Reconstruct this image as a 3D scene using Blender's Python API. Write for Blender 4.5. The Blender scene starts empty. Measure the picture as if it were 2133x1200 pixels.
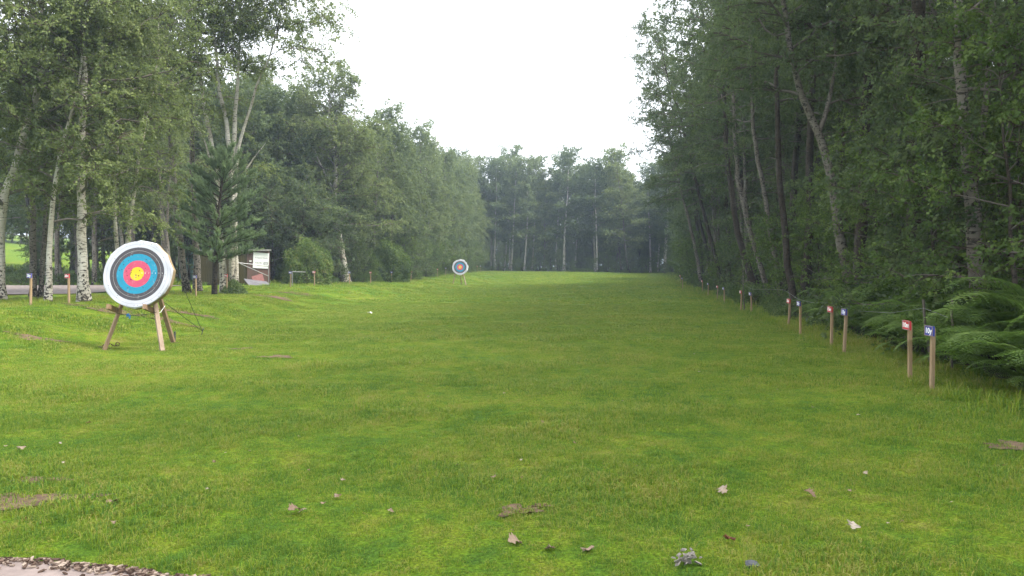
import bpy, math, random
import numpy as np
from mathutils import Vector, Matrix, Euler

R = math.radians
PI = math.pi
scene = bpy.context.scene
COL = scene.collection
rng = np.random.default_rng(7)
rnd = random.Random(7)

# ------------------------------------------------------------------ camera
CAMH, FPX, CX, HY = 1.5, 1660.0, 1066.5, 558.0
cam_d = bpy.data.cameras.new('camera')
cam_d.sensor_width = 36.0
cam_d.lens = 36.0 * FPX / 2133.0
cam_d.clip_start = 0.05
cam_d.clip_end = 3000
cam = bpy.data.objects.new('camera', cam_d)
COL.objects.link(cam)
cam.location = (0, 0, CAMH)
cam.rotation_euler = (R(90) - math.atan((600 - HY) / FPX), 0, 0)
scene.camera = cam

# ------------------------------------------------------------------ light
SUN_EL, SUN_AZ = R(54), R(98)       # azimuth measured from +Y (view direction) towards +X
sd = bpy.data.lights.new('sun', 'SUN')
sd.energy = 4.2
sd.angle = R(16)
sd.color = (1.0, 0.95, 0.86)
sun = bpy.data.objects.new('sun', sd)
COL.objects.link(sun)
sdir = Vector((math.sin(SUN_AZ) * math.cos(SUN_EL), math.cos(SUN_AZ) * math.cos(SUN_EL), math.sin(SUN_EL)))
sun.rotation_euler = sdir.to_track_quat('Z', 'Y').to_euler()

world = bpy.data.worlds.new('World')
scene.world = world
world.use_nodes = True
wt = world.node_tree
wt.nodes.clear()
w_out = wt.nodes.new('ShaderNodeOutputWorld')
w_bg = wt.nodes.new('ShaderNodeBackground')
w_sky = wt.nodes.new('ShaderNodeTexSky')
w_sky.sky_type = 'NISHITA'
w_sky.sun_disc = False
w_sky.sun_elevation = SUN_EL
w_sky.sun_rotation = SUN_AZ
w_sky.dust_density = 3.0
w_mix = wt.nodes.new('ShaderNodeMix')
w_mix.data_type = 'RGBA'
w_mix.inputs[0].default_value = 0.72       # thin bright cloud over the blue
w_mix.inputs[7].default_value = (12.6, 12.8, 13.2, 1)
wt.links.new(w_sky.outputs[0], w_mix.inputs[6])
wt.links.new(w_mix.outputs[2], w_bg.inputs[0])
w_bg.inputs[1].default_value = 0.13
wt.links.new(w_bg.outputs[0], w_out.inputs[0])

scene.view_settings.view_transform = 'Standard'
scene.view_settings.look = 'None'
scene.view_settings.exposure = 0.95
scene.view_settings.gamma = 1.0
scene.view_settings.use_curve_mapping = False
scene.render.engine = 'CYCLES'
scene.cycles.max_bounces = 6
scene.cycles.diffuse_bounces = 3
scene.cycles.glossy_bounces = 2
scene.cycles.transmission_bounces = 4
scene.cycles.volume_bounces = 0
scene.cycles.transparent_max_bounces = 4
HAZE = 0.0012

# ------------------------------------------------------------------ terrain
def xl(y): return np.interp(y, [0, 18, 27.4, 36.6, 45.7, 54.9, 60, 70, 73, 90, 105], [-11.3, -11.1, -10.9, -10.2, -9.3, -8.3, -7.6, -6.5, -6.1, -3.9, -3.0])
def xr(y): return np.interp(y, [0, 9.14, 10, 13.7, 15, 18.3, 20, 27.4, 30, 36.6, 40, 45.7, 50, 54.9, 60, 100, 106], [3.2, 4.83, 5.0, 5.73, 6.03, 6.64, 6.95, 8.25, 8.64, 9.77, 10.3, 11.26, 11.7, 12.0, 12.7, 19.8, 20.5])
def zl(y): return np.interp(y, [0, 10, 18, 28, 38, 48, 57, 66, 73, 90, 105, 200], [.2, .5, .64, .5, .62, .53, .5, .55, .78, 1.0, 1.08, 1.1])
def zm(y): return np.interp(y, [0, 50, 64, 78, 90, 105, 200], [0, 0, .02, .3, .65, 1.02, 1.1])
def zr(y): return np.interp(y, [0, 9.5, 18, 28, 38, 46, 52, 60, 80, 100, 105, 200], [.1, .09, -.02, -.1, -.16, -.12, .0, .2, .45, .66, .8, 1.0])

def terr(x, y):
    x = np.asarray(x, float); y = np.asarray(y, float)
    a, b = xl(y), xr(y)
    u = (x - a) / (b - a)
    zL, zM, zR = zl(y), zm(y), zr(y)
    f1 = np.clip(u / .24, 0, 1); f1 = f1 * f1 * (3 - 2 * f1)
    f2 = np.clip((u - .3) / .7, 0, 1); f2 = f2 * f2 * (3 - 2 * f2)
    z = zL + (zM - zL) * f1 + (zR - zM) * f2
    z = z + np.clip(-x - 25, 0, 150) * .085 * np.clip((y - 30) / 25, 0, 1)
    return z
def bump(x, y):
    return (.010 * np.sin(x * 2.1 + 1.3 * np.sin(y * 1.7)) + .008 * np.sin(y * 3.3 + 2 * np.sin(x * 1.1)) + .005 * np.sin(x * 5.7 + y * 4.1)) 
def T(x, y): return float(terr(x, y))
def at(px, py, D):
    return Vector(((px - CX) * D / FPX, D, CAMH - (py - HY) * D / FPX))
def gpt(px, D):
    x = (px - CX) * D / FPX
    return Vector((x, D, T(x, D)))
def ghit(px, py):
    """where the sight line of a spot in the photograph meets the ground"""
    D = 2.0
    while D < 110:
        x = (px - CX) * D / FPX
        if CAMH - (py - HY) * D / FPX <= T(x, D): return Vector((x, D, T(x, D)))
        D += .02 + D * .002
    return Vector(((px - CX) * 105 / FPX, 105, T(0, 105)))

# ------------------------------------------------------------------ objects
def tag(o, label=None, cat=None, group=None, kind=None):
    if label: o['label'] = label
    if cat: o['category'] = cat
    if group: o['group'] = group
    if kind: o['kind'] = kind
    return o
def empty(name, loc=(0, 0, 0), rz=0.0, label=None, cat=None, group=None):
    o = bpy.data.objects.new(name, None)
    COL.objects.link(o)
    o.location = loc
    o.rotation_euler = (0, 0, rz)
    o.empty_display_size = .2
    return tag(o, label, cat, group)
def link(name, me, parent=None, loc=None, rot=None, scale=None):
    o = bpy.data.objects.new(name, me)
    COL.objects.link(o)
    if parent is not None: o.parent = parent
    if loc is not None: o.location = loc
    if rot is not None: o.rotation_euler = rot
    if scale is not None: o.scale = scale
    return o
def kids_of(o): return [c for c in ALLCH.get(o.name, [])]
def copy_tree(o, parent=None):
    c = o.copy()
    COL.objects.link(c)
    if parent is not None: c.parent = parent
    for ch in list(o.children):
        copy_tree(ch, c)
    return c

class Buf:
    """collects quads (and tris as quads with a repeated corner avoided) into one mesh"""
    def __init__(s): s.v = []; s.f = []; s.m = []; s.a = []; s.sm = []; s.n = 0
    def add(s, V, F, mat=0, var=.5, smooth=False):
        V = np.asarray(V, np.float32).reshape(-1, 3); F = np.asarray(F, np.int64).reshape(-1, 4)
        s.v.append(V); s.f.append(F + s.n); s.n += len(V)
        s.m.append(np.full(len(F), mat, np.int32))
        s.a.append(np.broadcast_to(np.asarray(var, np.float32), (len(F),)).copy())
        s.sm.append(np.full(len(F), smooth, bool))
    def quads(s, Q, mat=0, var=.5):
        n = len(Q)
        if n: s.add(Q.reshape(-1, 3), np.arange(n * 4).reshape(n, 4), mat, var)
    def tube(s, P, rad, sides=6, mat=0, var=.5, cap=True, noise=0.0):
        P = np.asarray(P, float); rad = np.broadcast_to(np.asarray(rad, float), (len(P),))
        t = np.gradient(P, axis=0); t /= np.linalg.norm(t, axis=1)[:, None] + 1e-9
        ref = np.array([1., 0, 0]) if abs(t[0][0]) < .8 else np.array([0, 1., 0])
        n1 = np.cross(t, ref); n1 /= np.linalg.norm(n1, axis=1)[:, None] + 1e-9
        n2 = np.cross(t, n1)
        a = np.arange(sides) * 2 * PI / sides
        rr = rad[:, None] * np.ones((1, sides))
        if noise: rr = rr * (1 + noise * rng.standard_normal(rr.shape))
        V = P[:, None, :] + rr[..., None] * (np.cos(a)[None, :, None] * n1[:, None, :] + np.sin(a)[None, :, None] * n2[:, None, :])
        m = len(P); F = []
        for i in range(m - 1):
            b = i * sides
            for j in range(sides):
                k = (j + 1) % sides
                F.append((b + j, b + k, b + sides + k, b + sides + j))
        s.add(V.reshape(-1, 3), F, mat, var, True)
        if cap and sides % 2 == 0:
            b = (m - 1) * sides
            F = [(0, i, i + 1, i + 2) for i in range(1, sides - 2, 2)] if sides > 4 else [(0, 1, 2, 3)]
            s.add(V[-1], F, mat, var); s.add(V[0][::-1], F, mat, var)
    def box(s, c, d, M=None, mat=0, var=.5, taper=1.0):
        x, y, z = [k / 2 for k in d]
        V = np.array([(-x, -y, -z), (x, -y, -z), (x, y, -z), (-x, y, -z), (-x * taper, -y * taper, z), (x * taper, -y * taper, z), (x * taper, y * taper, z), (-x * taper, y * taper, z)])
        if M is not None: V = V @ np.array(M.to_3x3()).T
        V = V + np.asarray(c, float)
        s.add(V, [(0, 3, 2, 1), (4, 5, 6, 7), (0, 1, 5, 4), (1, 2, 6, 5), (2, 3, 7, 6), (3, 0, 4, 7)], mat, var)
    def beam(s, p0, p1, w, d, mat=0, roll=0.0, var=.5):
        p0, p1 = Vector(p0), Vector(p1)
        dirv = p1 - p0
        q = dirv.to_track_quat('Z', 'Y').to_matrix() @ Matrix.Rotation(roll, 3, 'Z')
        s.box((p0 + p1) / 2, (w, d, dirv.length), q, mat, var)
    def mesh(s, name, mats):
        V = np.concatenate(s.v); F = np.concatenate(s.f); n = len(F)
        me = bpy.data.meshes.new(name)
        me.vertices.add(len(V)); me.vertices.foreach_set('co', V.ravel())
        me.loops.add(n * 4); me.loops.foreach_set('vertex_index', F.ravel().astype(np.int32))
        me.polygons.add(n)
        me.polygons.foreach_set('loop_start', (np.arange(n) * 4).astype(np.int32))
        me.polygons.foreach_set('material_index', np.concatenate(s.m))
        me.polygons.foreach_set('use_smooth', np.concatenate(s.sm))
        at_ = me.attributes.new('var', 'FLOAT', 'FACE')
        at_.data.foreach_set('value', np.concatenate(s.a))
        for m in (mats if isinstance(mats, (list, tuple)) else [mats]): me.materials.append(m)
        me.update(calc_edges=True)
        return me
    def build(s, name, mats, parent=None, **k): return link(name, s.mesh(name, mats), parent, **k)

def pymesh(name, V, F, mats, smooth=False):
    me = bpy.data.meshes.new(name)
    me.from_pydata([tuple(v) for v in V], [], F)
    for m in (mats if isinstance(mats, (list, tuple)) else [mats]): me.materials.append(m)
    if smooth: me.polygons.foreach_set('use_smooth', [True] * len(me.polygons))
    me.update()
    return me

# ------------------------------------------------------------------ materials
class NT:
    def __init__(s, name):
        s.m = bpy.data.materials.new(name); s.m.use_nodes = True
        s.t = s.m.node_tree; s.t.nodes.clear()
        s.out = s.t.nodes.new('ShaderNodeOutputMaterial')
    def n(s, typ, **k):
        nd = s.t.nodes.new('ShaderNode' + typ)
        for a, b in k.items(): setattr(nd, a, b)
        return nd
    def l(s, a, b): s.t.links.new(a, b)
    def val(s, sock, v):
        if hasattr(v, 'links'): s.l(v, sock)
        else: sock.default_value = v
    def math(s, op, a, b=0.0, c=None, clamp=False):
        nd = s.n('Math', operation=op, use_clamp=clamp)
        s.val(nd.inputs[0], a); s.val(nd.inputs[1], b)
        if c is not None: s.val(nd.inputs[2], c)
        return nd.outputs[0]
    def coord(s, kind='Object', scale=None):
        if kind == 'World': o = s.n('NewGeometry').outputs['Position']
        else: o = s.n('TexCoord').outputs[kind]
        if scale is not None:
            mp = s.n('Mapping'); s.l(o, mp.inputs[0]); mp.inputs['Scale'].default_value = scale; o = mp.outputs[0]
        return o
    def noise(s, vec, scale=5, detail=3, rough=.5, dist=0):
        nd = s.n('TexNoise'); s.l(vec, nd.inputs['Vector'])
        nd.inputs['Scale'].default_value = scale; nd.inputs['Detail'].default_value = detail
        nd.inputs['Roughness'].default_value = rough; nd.inputs['Distortion'].default_value = dist
        return nd.outputs['Fac']
    def ramp(s, fac, stops, interp='LINEAR'):
        nd = s.n('ValToRGB'); s.l(fac, nd.inputs[0]); cr = nd.color_ramp; cr.interpolation = interp
        while len(cr.elements) > 1: cr.elements.remove(cr.elements[-1])
        cr.elements[0].position = stops[0][0]; cr.elements[0].color = (*stops[0][1], 1)
        for p, c in stops[1:]:
            e = cr.elements.new(p); e.color = (*c, 1)
        return nd.outputs[0]
    def mixc(s, f, a, b, typ='MIX'):
        nd = s.n('Mix', data_type='RGBA', blend_type=typ)
        s.val(nd.inputs[0], f)
        for i, v in ((6, a), (7, b)):
            if hasattr(v, 'links'): s.l(v, nd.inputs[i])
            else: nd.inputs[i].default_value = (*v, 1)
        return nd.outputs[2]
    def step(s, v, lo, hi):
        nd = s.n('MapRange'); s.l(v, nd.inputs[0]); nd.inputs[1].default_value = lo; nd.inputs[2].default_value = hi
        return nd.outputs[0]
    def bsdf(s, col, rough=.8, spec=.3, bump=None, bs=.3, bd=.02, metal=0.0):
        b = s.n('BsdfPrincipled')
        if hasattr(col, 'links'): s.l(col, b.inputs['Base Color'])
        else: b.inputs['Base Color'].default_value = (*col, 1)
        s.val(b.inputs['Roughness'], rough)
        b.inputs['Specular IOR Level'].default_value = spec
        b.inputs['Metallic'].default_value = metal
        if bump is not None:
            bn = s.n('Bump'); s.l(bump, bn.inputs['Height']); bn.inputs['Strength'].default_value = bs; bn.inputs['Distance'].default_value = bd
            s.l(bn.outputs[0], b.inputs['Normal'])
        return b.outputs[0]
    def done(s, sh): s.l(sh, s.out.inputs['Surface']); return s.m

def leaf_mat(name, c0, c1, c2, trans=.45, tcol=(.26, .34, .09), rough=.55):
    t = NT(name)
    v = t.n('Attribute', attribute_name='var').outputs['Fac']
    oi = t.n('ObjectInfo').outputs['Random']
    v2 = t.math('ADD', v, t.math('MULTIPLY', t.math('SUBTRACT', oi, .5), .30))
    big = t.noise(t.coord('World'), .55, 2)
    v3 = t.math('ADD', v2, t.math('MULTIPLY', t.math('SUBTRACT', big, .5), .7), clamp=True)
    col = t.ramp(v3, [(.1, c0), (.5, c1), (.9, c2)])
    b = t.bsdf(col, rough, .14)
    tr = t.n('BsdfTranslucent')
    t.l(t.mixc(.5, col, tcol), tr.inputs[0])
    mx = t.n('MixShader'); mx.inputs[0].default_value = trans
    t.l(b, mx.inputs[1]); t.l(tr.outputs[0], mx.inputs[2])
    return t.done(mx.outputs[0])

M = {}
M['birch_leaf'] = leaf_mat('birch_leaf', (.068, .094, .040), (.14, .178, .070), (.235, .275, .110))
M['far_leaf'] = leaf_mat('far_leaf', (.070, .100, .052), (.14, .182, .086), (.225, .27, .12))
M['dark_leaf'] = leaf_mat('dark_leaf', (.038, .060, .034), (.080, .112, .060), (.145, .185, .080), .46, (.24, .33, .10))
M['hazel_leaf'] = leaf_mat('hazel_leaf', (.045, .080, .026), (.092, .142, .042), (.17, .23, .065), .4, (.2, .3, .05))
M['shrub_leaf'] = leaf_mat('shrub_leaf', (.07, .12, .035), (.14, .21, .055), (.29, .25, .10), .35)
M['needle'] = leaf_mat('needle', (.12, .18, .10), (.19, .27, .14), (.28, .37, .18), .42, (.34, .44, .2))
M['fern'] = leaf_mat('fern', (.070, .12, .030), (.130, .205, .050), (.21, .29, .075), .4, (.2, .36, .06))
M['bramble'] = leaf_mat('bramble', (.04, .075, .028), (.075, .125, .04), (.14, .18, .06), .3)

def lawn_colour(t, blades=False):
    w = t.coord('World')
    a = t.noise(w, .22, 3, .55)
    b = t.noise(w, 1.1, 4, .6)
    c = t.noise(w, 4.5, 4, .65)
    s = t.math('ADD', t.math('ADD', t.math('MULTIPLY', a, .35), t.math('MULTIPLY', b, .50)), t.math('MULTIPLY', c, .60))
    s = t.math('SUBTRACT', s, .22)
    if blades:
        v = t.n('Attribute', attribute_name='var').outputs['Fac']
        s = t.math('ADD', s, t.math('MULTIPLY', t.math('SUBTRACT', v, .5), .55))
    return t.ramp(s, [(.32, (.070, .165, .022)), (.43, (.122, .235, .019)), (.51, (.178, .285, .018)), (.60, (.242, .305, .026)), (.72, (.32, .30, .08))])

t = NT('lawn_ground')
lc = lawn_colour(t)
wp = t.coord('World')
fine = t.noise(wp, 55, 3, .7)
lc = t.mixc(t.step(fine, .35, .75), t.mixc(1.0, lc, (.26, .27, .25), 'MULTIPLY'), lc)
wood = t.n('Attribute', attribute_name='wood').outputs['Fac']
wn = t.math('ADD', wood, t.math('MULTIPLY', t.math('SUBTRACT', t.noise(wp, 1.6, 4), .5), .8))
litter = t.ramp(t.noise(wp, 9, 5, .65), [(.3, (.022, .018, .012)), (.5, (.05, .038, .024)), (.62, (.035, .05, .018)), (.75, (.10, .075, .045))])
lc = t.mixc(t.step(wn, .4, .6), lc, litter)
M['lawn_ground'] = t.done(t.bsdf(lc, .95, .1, t.noise(wp, 30, 4, .7), .8, .03))

t = NT('grass_blade')
gc = lawn_colour(t, True)
b = t.bsdf(gc, .6, .25)
tr = t.n('BsdfTranslucent'); t.l(t.mixc(.5, gc, (.32, .40, .04)), tr.inputs[0])
mx = t.n('MixShader'); mx.inputs[0].default_value = .35
t.l(b, mx.inputs[1]); t.l(tr.outputs[0], mx.inputs[2])
M['grass_blade'] = t.done(mx.outputs[0])

def bark(name, white, dark, fl=.50, vis=1.0):
    t = NT(name)
    o = t.coord('Object')
    z = t.n('SeparateXYZ'); t.l(o, z.inputs[0])
    len_ = t.noise(t.coord('Object', (5, 5, 38)), 1, 3, .6)
    pat = t.noise(t.coord('Object', (14, 14, 14)), 1, 4, .6)
    tone = t.noise(t.coord('Object', (2, 2, 1.2)), 1, 3)
    base = t.mixc(t.step(tone, .35, .65), white, tuple(c * .62 * k for c, k in zip(white, (1.04, .98, .9))))
    # rough dark bark near the foot, as on an old birch
    low = t.math('MULTIPLY', t.math('SUBTRACT', 1.0, t.step(z.outputs[2], 0.0, 1.3)), .15)
    pm = t.step(t.math('ADD', pat, low), fl + .12, fl + .16)
    lm = t.math('MULTIPLY', t.step(len_, .57, .62), .85 * vis)
    m = t.math('MAXIMUM', pm, lm)
    col = t.mixc(m, base, dark)
    return t.done(t.bsdf(col, .85, .15, t.math('ADD', len_, t.math('MULTIPLY', pat, 1.5)), .7, .02))
M['birch_bark'] = bark('birch_bark', (.58, .55, .49), (.05, .043, .036))
M['grey_birch_bark'] = bark('grey_birch_bark', (.22, .20, .175), (.03, .026, .022), .44)
M['dark_bark'] = bark('dark_bark', (.075, .062, .050), (.022, .018, .015), .45)
M['limb'] = NT('limb'); M['limb'] = M['limb'].done(M['limb'].bsdf((.15, .13, .115), .9, .1))
M['twig'] = NT('twig'); M['twig'] = M['twig'].done(M['twig'].bsdf((.085, .062, .055), .9, .1))

def plain(name, c, rough=.8, spec=.3, var=.25, scale=8, metal=0.0, bs=.2, coord='Object', sc=None):
    t = NT(name)
    n = t.noise(t.coord(coord, sc), scale, 4, .6)
    col = t.mixc(t.step(n, .3, .7), tuple(k * (1 - var) for k in c), tuple(min(1, k * (1 + var)) for k in c))
    return t.done(t.bsdf(col, rough, spec, n, bs, .01, metal))
def woodm(name, c, c2, stretch=(14, 14, 1.2)):
    t = NT(name)
    n = t.noise(t.coord('Object', stretch), 3, 5, .65, .6)
    k = t.noise(t.coord('Object', (1, 1, 1)), 2.2, 3)
    col = t.mixc(t.step(n, .35, .65), c, c2)
    col = t.mixc(t.math('MULTIPLY', t.n('ObjectInfo').outputs['Random'], .45), col, (sum(c) / 3.4, sum(c) / 3.6, sum(c) / 4))
    col = t.mixc(t.math('MULTIPLY', t.step(k, .5, .7), .5), col, tuple(x * .5 for x in c))
    return t.done(t.bsdf(col, .8, .2, n, .4, .004))
M['stake'] = woodm('stake', (.30, .19, .10), (.44, .31, .18))
M['old_stake'] = woodm('old_stake', (.26, .17, .10), (.36, .25, .15))
M['stand_wood'] = woodm('stand_wood', (.27, .16, .085), (.40, .26, .15))
M['pale_wood'] = woodm('pale_wood', (.33, .23, .16), (.44, .33, .245))
M['brown_wood'] = woodm('brown_wood', (.13, .07, .06), (.20, .115, .10), (10, 10, 1))
M['olive_wood'] = woodm('olive_wood', (.075, .06, .025), (.13, .10, .04), (10, 10, 1))
M['grey_wood'] = woodm('grey_wood', (.11, .095, .075), (.20, .17, .14))
M['red'] = plain('red_sign', (.55, .035, .05), .45, .4, .1)
M['blue'] = plain('blue_sign', (.04, .055, .30), .45, .4, .1)
M['frame_edge'] = plain('sign_edge', (.30, .22, .20), .6, .3, .2)
M['white_print'] = plain('white_print', (.85, .85, .85), .5, .3, .02)
M['board_white'] = plain('board_white', (.82, .82, .82), .5, .3, .03)
M['grey_print'] = plain('grey_print', (.38, .36, .40), .6, .3, .1)
M['dark_print'] = plain('dark_print', (.12, .11, .13), .6, .3, .1)
M['metal_pipe'] = plain('metal_pipe', (.30, .30, .30), .45, .5, .2, 12, .6)
M['rust'] = plain('rust', (.09, .05, .03), .85, .2, .4, 30)
M['iron_peg'] = plain('iron_peg', (.10, .11, .11), .6, .4, .6, 40, .4)
M['green_panel'] = plain('green_panel', (.22, .42, .37), .55, .4, .15, 3)
M['grey_sheet'] = plain('grey_sheet', (.14, .135, .145), .8, .2, .15, 6)
M['red_slat'] = plain('red_slat', (.17, .075, .065), .8, .2, .25, 10)
M['roof_felt'] = plain('roof_felt', (.28, .27, .25), .9, .1, .3, 8)
M['mossy'] = plain('mossy', (.22, .20, .13), .95, .1, .5, 9)
M['white_paint'] = plain('white_paint', (.72, .72, .70), .5, .3, .06)
M['soil_and_contact_shade'] = plain('soil_and_contact_shade', (.125, .085, .058), .95, .1, .45, 14, 0, .8, 'World')
M['concrete'] = plain('concrete', (.27, .215, .195), .9, .2, .25, 6, 0, .5, 'World')
M['gravel'] = plain('gravel', (.17, .145, .135), .95, .1, .45, 5, 0, .8, 'World')
M['cord'] = plain('dark_cord', (.05, .06, .04), .8, .2)
M['blue_rope'] = plain('blue_rope', (.05, .22, .55), .6, .3)
M['white_rope'] = plain('white_rope', (.65, .65, .65), .7, .2)
M['straw'] = plain('straw', (.33, .25, .15), .95, .1, .4, 30, 0, .8, 'Object', (1, 6, 1))
M['dead_leaf'] = leaf_mat('dead_leaf', (.16, .09, .055), (.34, .25, .18), (.52, .45, .37), .2, (.3, .2, .1), .8)
M['red_leaf'] = leaf_mat('red_leaf', (.12, .05, .035), (.19, .08, .05), (.27, .13, .08), .2, (.3, .1, .05), .7)
M['chip'] = leaf_mat('wood_chip', (.05, .03, .022), (.15, .10, .075), (.38, .30, .24), .0, (.3, .2, .1), .9)
M['stone'] = plain('stone', (.10, .105, .11), .8, .2, .3, 12)
M['paper'] = plain('paper', (.8, .8, .8), .7, .2, .03)
M['ash_flake'] = plain('pale_flake', (.23, .21, .185), .9, .1, .3, 25)
M['moss_mound'] = plain('moss_mound', (.10, .085, .035), .95, .1, .6, 14, 0, 1.0)

# target face: flat printed rings with arrow holes
t = NT('target_face')
o = t.coord('Object')
sep = t.n('SeparateXYZ'); t.l(o, sep.inputs[0])
cmb = t.n('CombineXYZ'); t.l(sep.outputs[0], cmb.inputs[0]); t.l(sep.outputs[2], cmb.inputs[1])
ln = t.n('VectorMath', operation='LENGTH'); t.l(cmb.outputs[0], ln.inputs[0])
rad = ln.outputs['Value']
S = .612
ring = t.ramp(t.math('DIVIDE', rad, S), [(0, (.62, .45, .025)), (.2, (.50, .075, .14)), (.4, (.02, .24, .38)), (.6, (.070, .066, .076)), (.8, (.50, .51, .57))], 'CONSTANT')
rz_ = t.math('MODULO', rad, S / 10)
line = t.math('LESS_THAN', t.math('ABSOLUTE', t.math('SUBTRACT', rz_, S / 20)), .0)
thin = t.math('LESS_THAN', t.math('ABSOLUTE', t.math('SUBTRACT', rad, S * .7)), .0022)
ring = t.mixc(t.math('MULTIPLY', thin, .7), ring, (.55, .55, .55))
thin2 = t.math('MAXIMUM', t.math('LESS_THAN', t.math('ABSOLUTE', t.math('SUBTRACT', rad, S * .9)), .0022), t.math('MAXIMUM', t.math('LESS_THAN', t.math('ABSOLUTE', t.math('SUBTRACT', rad, S * .5)), .002), t.math('LESS_THAN', t.math('ABSOLUTE', t.math('SUBTRACT', rad, S * .3)), .002)))
ring = t.mixc(t.math('MULTIPLY', thin2, .6), ring, (.12, .12, .14))
vo = t.n('TexVoronoi'); t.l(o, vo.inputs['Vector']); vo.inputs['Scale'].default_value = 15; vo.inputs['Randomness'].default_value = 1
near_c = t.math('SUBTRACT', 1.0, t.math('DIVIDE', rad, S * 1.15), clamp=True)
hsize = t.math('ADD', .075, t.math('MULTIPLY', near_c, .16))
hole = t.math('LESS_THAN', vo.outputs['Distance'], hsize)
ring = t.mixc(t.math('MULTIPLY', hole, .75), ring, (.05, .045, .04))
wear = t.noise(o, 11, 4, .65)
ring = t.mixc(t.math('MULTIPLY', t.step(wear, .56, .72), .30), ring, (.45, .44, .42))
M['target_face'] = t.done(t.bsdf(ring, .75, .2, t.math('ADD', t.noise(o, 4, 3), t.math('MULTIPLY', hole, -.3)), .5, .02))
t = NT('boss_white')
o = t.coord('Object')
c = t.mixc(t.step(t.noise(o, 7, 5, .65), .45, .75), (.50, .51, .56), (.32, .31, .30))
vo = t.n('TexVoronoi'); t.l(o, vo.inputs['Vector']); vo.inputs['Scale'].default_value = 14
c = t.mixc(t.math('MULTIPLY', t.math('LESS_THAN', vo.outputs['Distance'], .07), .7), c, (.06, .05, .05))
M['boss_white'] = t.done(t.bsdf(c, .8, .2, t.noise(o, 9, 3), .4, .02))
M['boss_far'] = plain('boss_far', (.82, .82, .84), .8, .2, .04)

# ------------------------------------------------------------------ ground
def seg(a, b, n): return np.linspace(a, b, n, endpoint=False)
gy = np.concatenate([seg(-600, -60, 8), seg(-60, -6, 14), seg(-6, 2, 16), seg(2, 12, 70), seg(12, 30, 72), seg(30, 60, 60), seg(60, 110, 70), seg(110, 160, 20), seg(160, 1500, 20), [1500]])
gx = np.concatenate([seg(-900, -120, 12), seg(-120, -30, 45), seg(-30, -13, 34), seg(-13, 14, 150), seg(14, 34, 50), seg(34, 120, 20), seg(120, 900, 10), [900]])
X, Y = np.meshgrid(gx, gy)
Z = terr(X, Y) + bump(X, Y) * (np.abs(X) < 40)
nxg, nyg = len(gx), len(gy)
idx = np.arange(nxg * nyg).reshape(nyg, nxg)
F = np.stack([idx[:-1, :-1], idx[:-1, 1:], idx[1:, 1:], idx[1:, :-1]], -1).reshape(-1, 4)
gb = Buf(); gb.add(np.stack([X, Y, Z], -1), F, 0, .5, True)
me = gb.mesh('ground', M['lawn_ground'])
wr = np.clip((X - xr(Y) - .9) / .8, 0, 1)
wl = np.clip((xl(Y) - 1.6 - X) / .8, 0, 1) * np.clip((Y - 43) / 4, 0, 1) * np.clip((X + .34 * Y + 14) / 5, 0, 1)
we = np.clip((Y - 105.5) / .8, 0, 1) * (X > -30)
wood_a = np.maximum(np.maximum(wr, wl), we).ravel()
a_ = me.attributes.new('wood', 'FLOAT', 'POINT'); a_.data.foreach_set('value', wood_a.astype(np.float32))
tag(link('ground', me), kind='structure')

# concrete path along the shooting line, only its corner shows
PE0, PE1 = ghit(0, 1163), ghit(405, 1199)
def path_edge(x): return PE0.y + (PE1.y - PE0.y) * (x - PE0.x) / (PE1.x - PE0.x) + .018 * np.sin(x * 5.1) + .012 * np.sin(x * 13) - .10
xs = np.linspace(-12, 9, 160)
V = []; 
for x in xs: V += [(x, float(path_edge(x)), T(x, 4) + .0), (x, float(path_edge(x)) - 1.9, T(x, 4) + .006)]
Fp = [(2 * i, 2 * i + 1, 2 * i + 3, 2 * i + 2) for i in range(len(xs) - 1)]
pb = Buf(); pb.add(np.array(V) + np.array([0, 0, .016]), [f[::-1] for f in Fp], 0, .5, True)
tag(pb.build('path', M['concrete']), kind='structure')

# gravel track behind the left birches
V = []; n = 60
for i in range(n + 1):
    s = i / n
    x = -75 + 59 * s
    ya, yb = 25.2 + 1.6 * s + .25 * math.sin(i * .9), 40.5 - .5 * s + .4 * math.sin(i * .7)
    if s > .8: 
        k = (s - .8) / .2; ya += 3 * k * k; 
    for j in range(13):
        y = ya + (yb - ya) * j / 12
        V.append((x, y, T(x, y) + .03))
Fg = [(i * 13 + j, (i + 1) * 13 + j, (i + 1) * 13 + j + 1, i * 13 + j + 1) for i in range(n) for j in range(12)]
gb = Buf(); gb.add(V, Fg, 0, .5, True)
tag(gb.build('gravel_track', M['gravel']), kind='structure')

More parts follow.
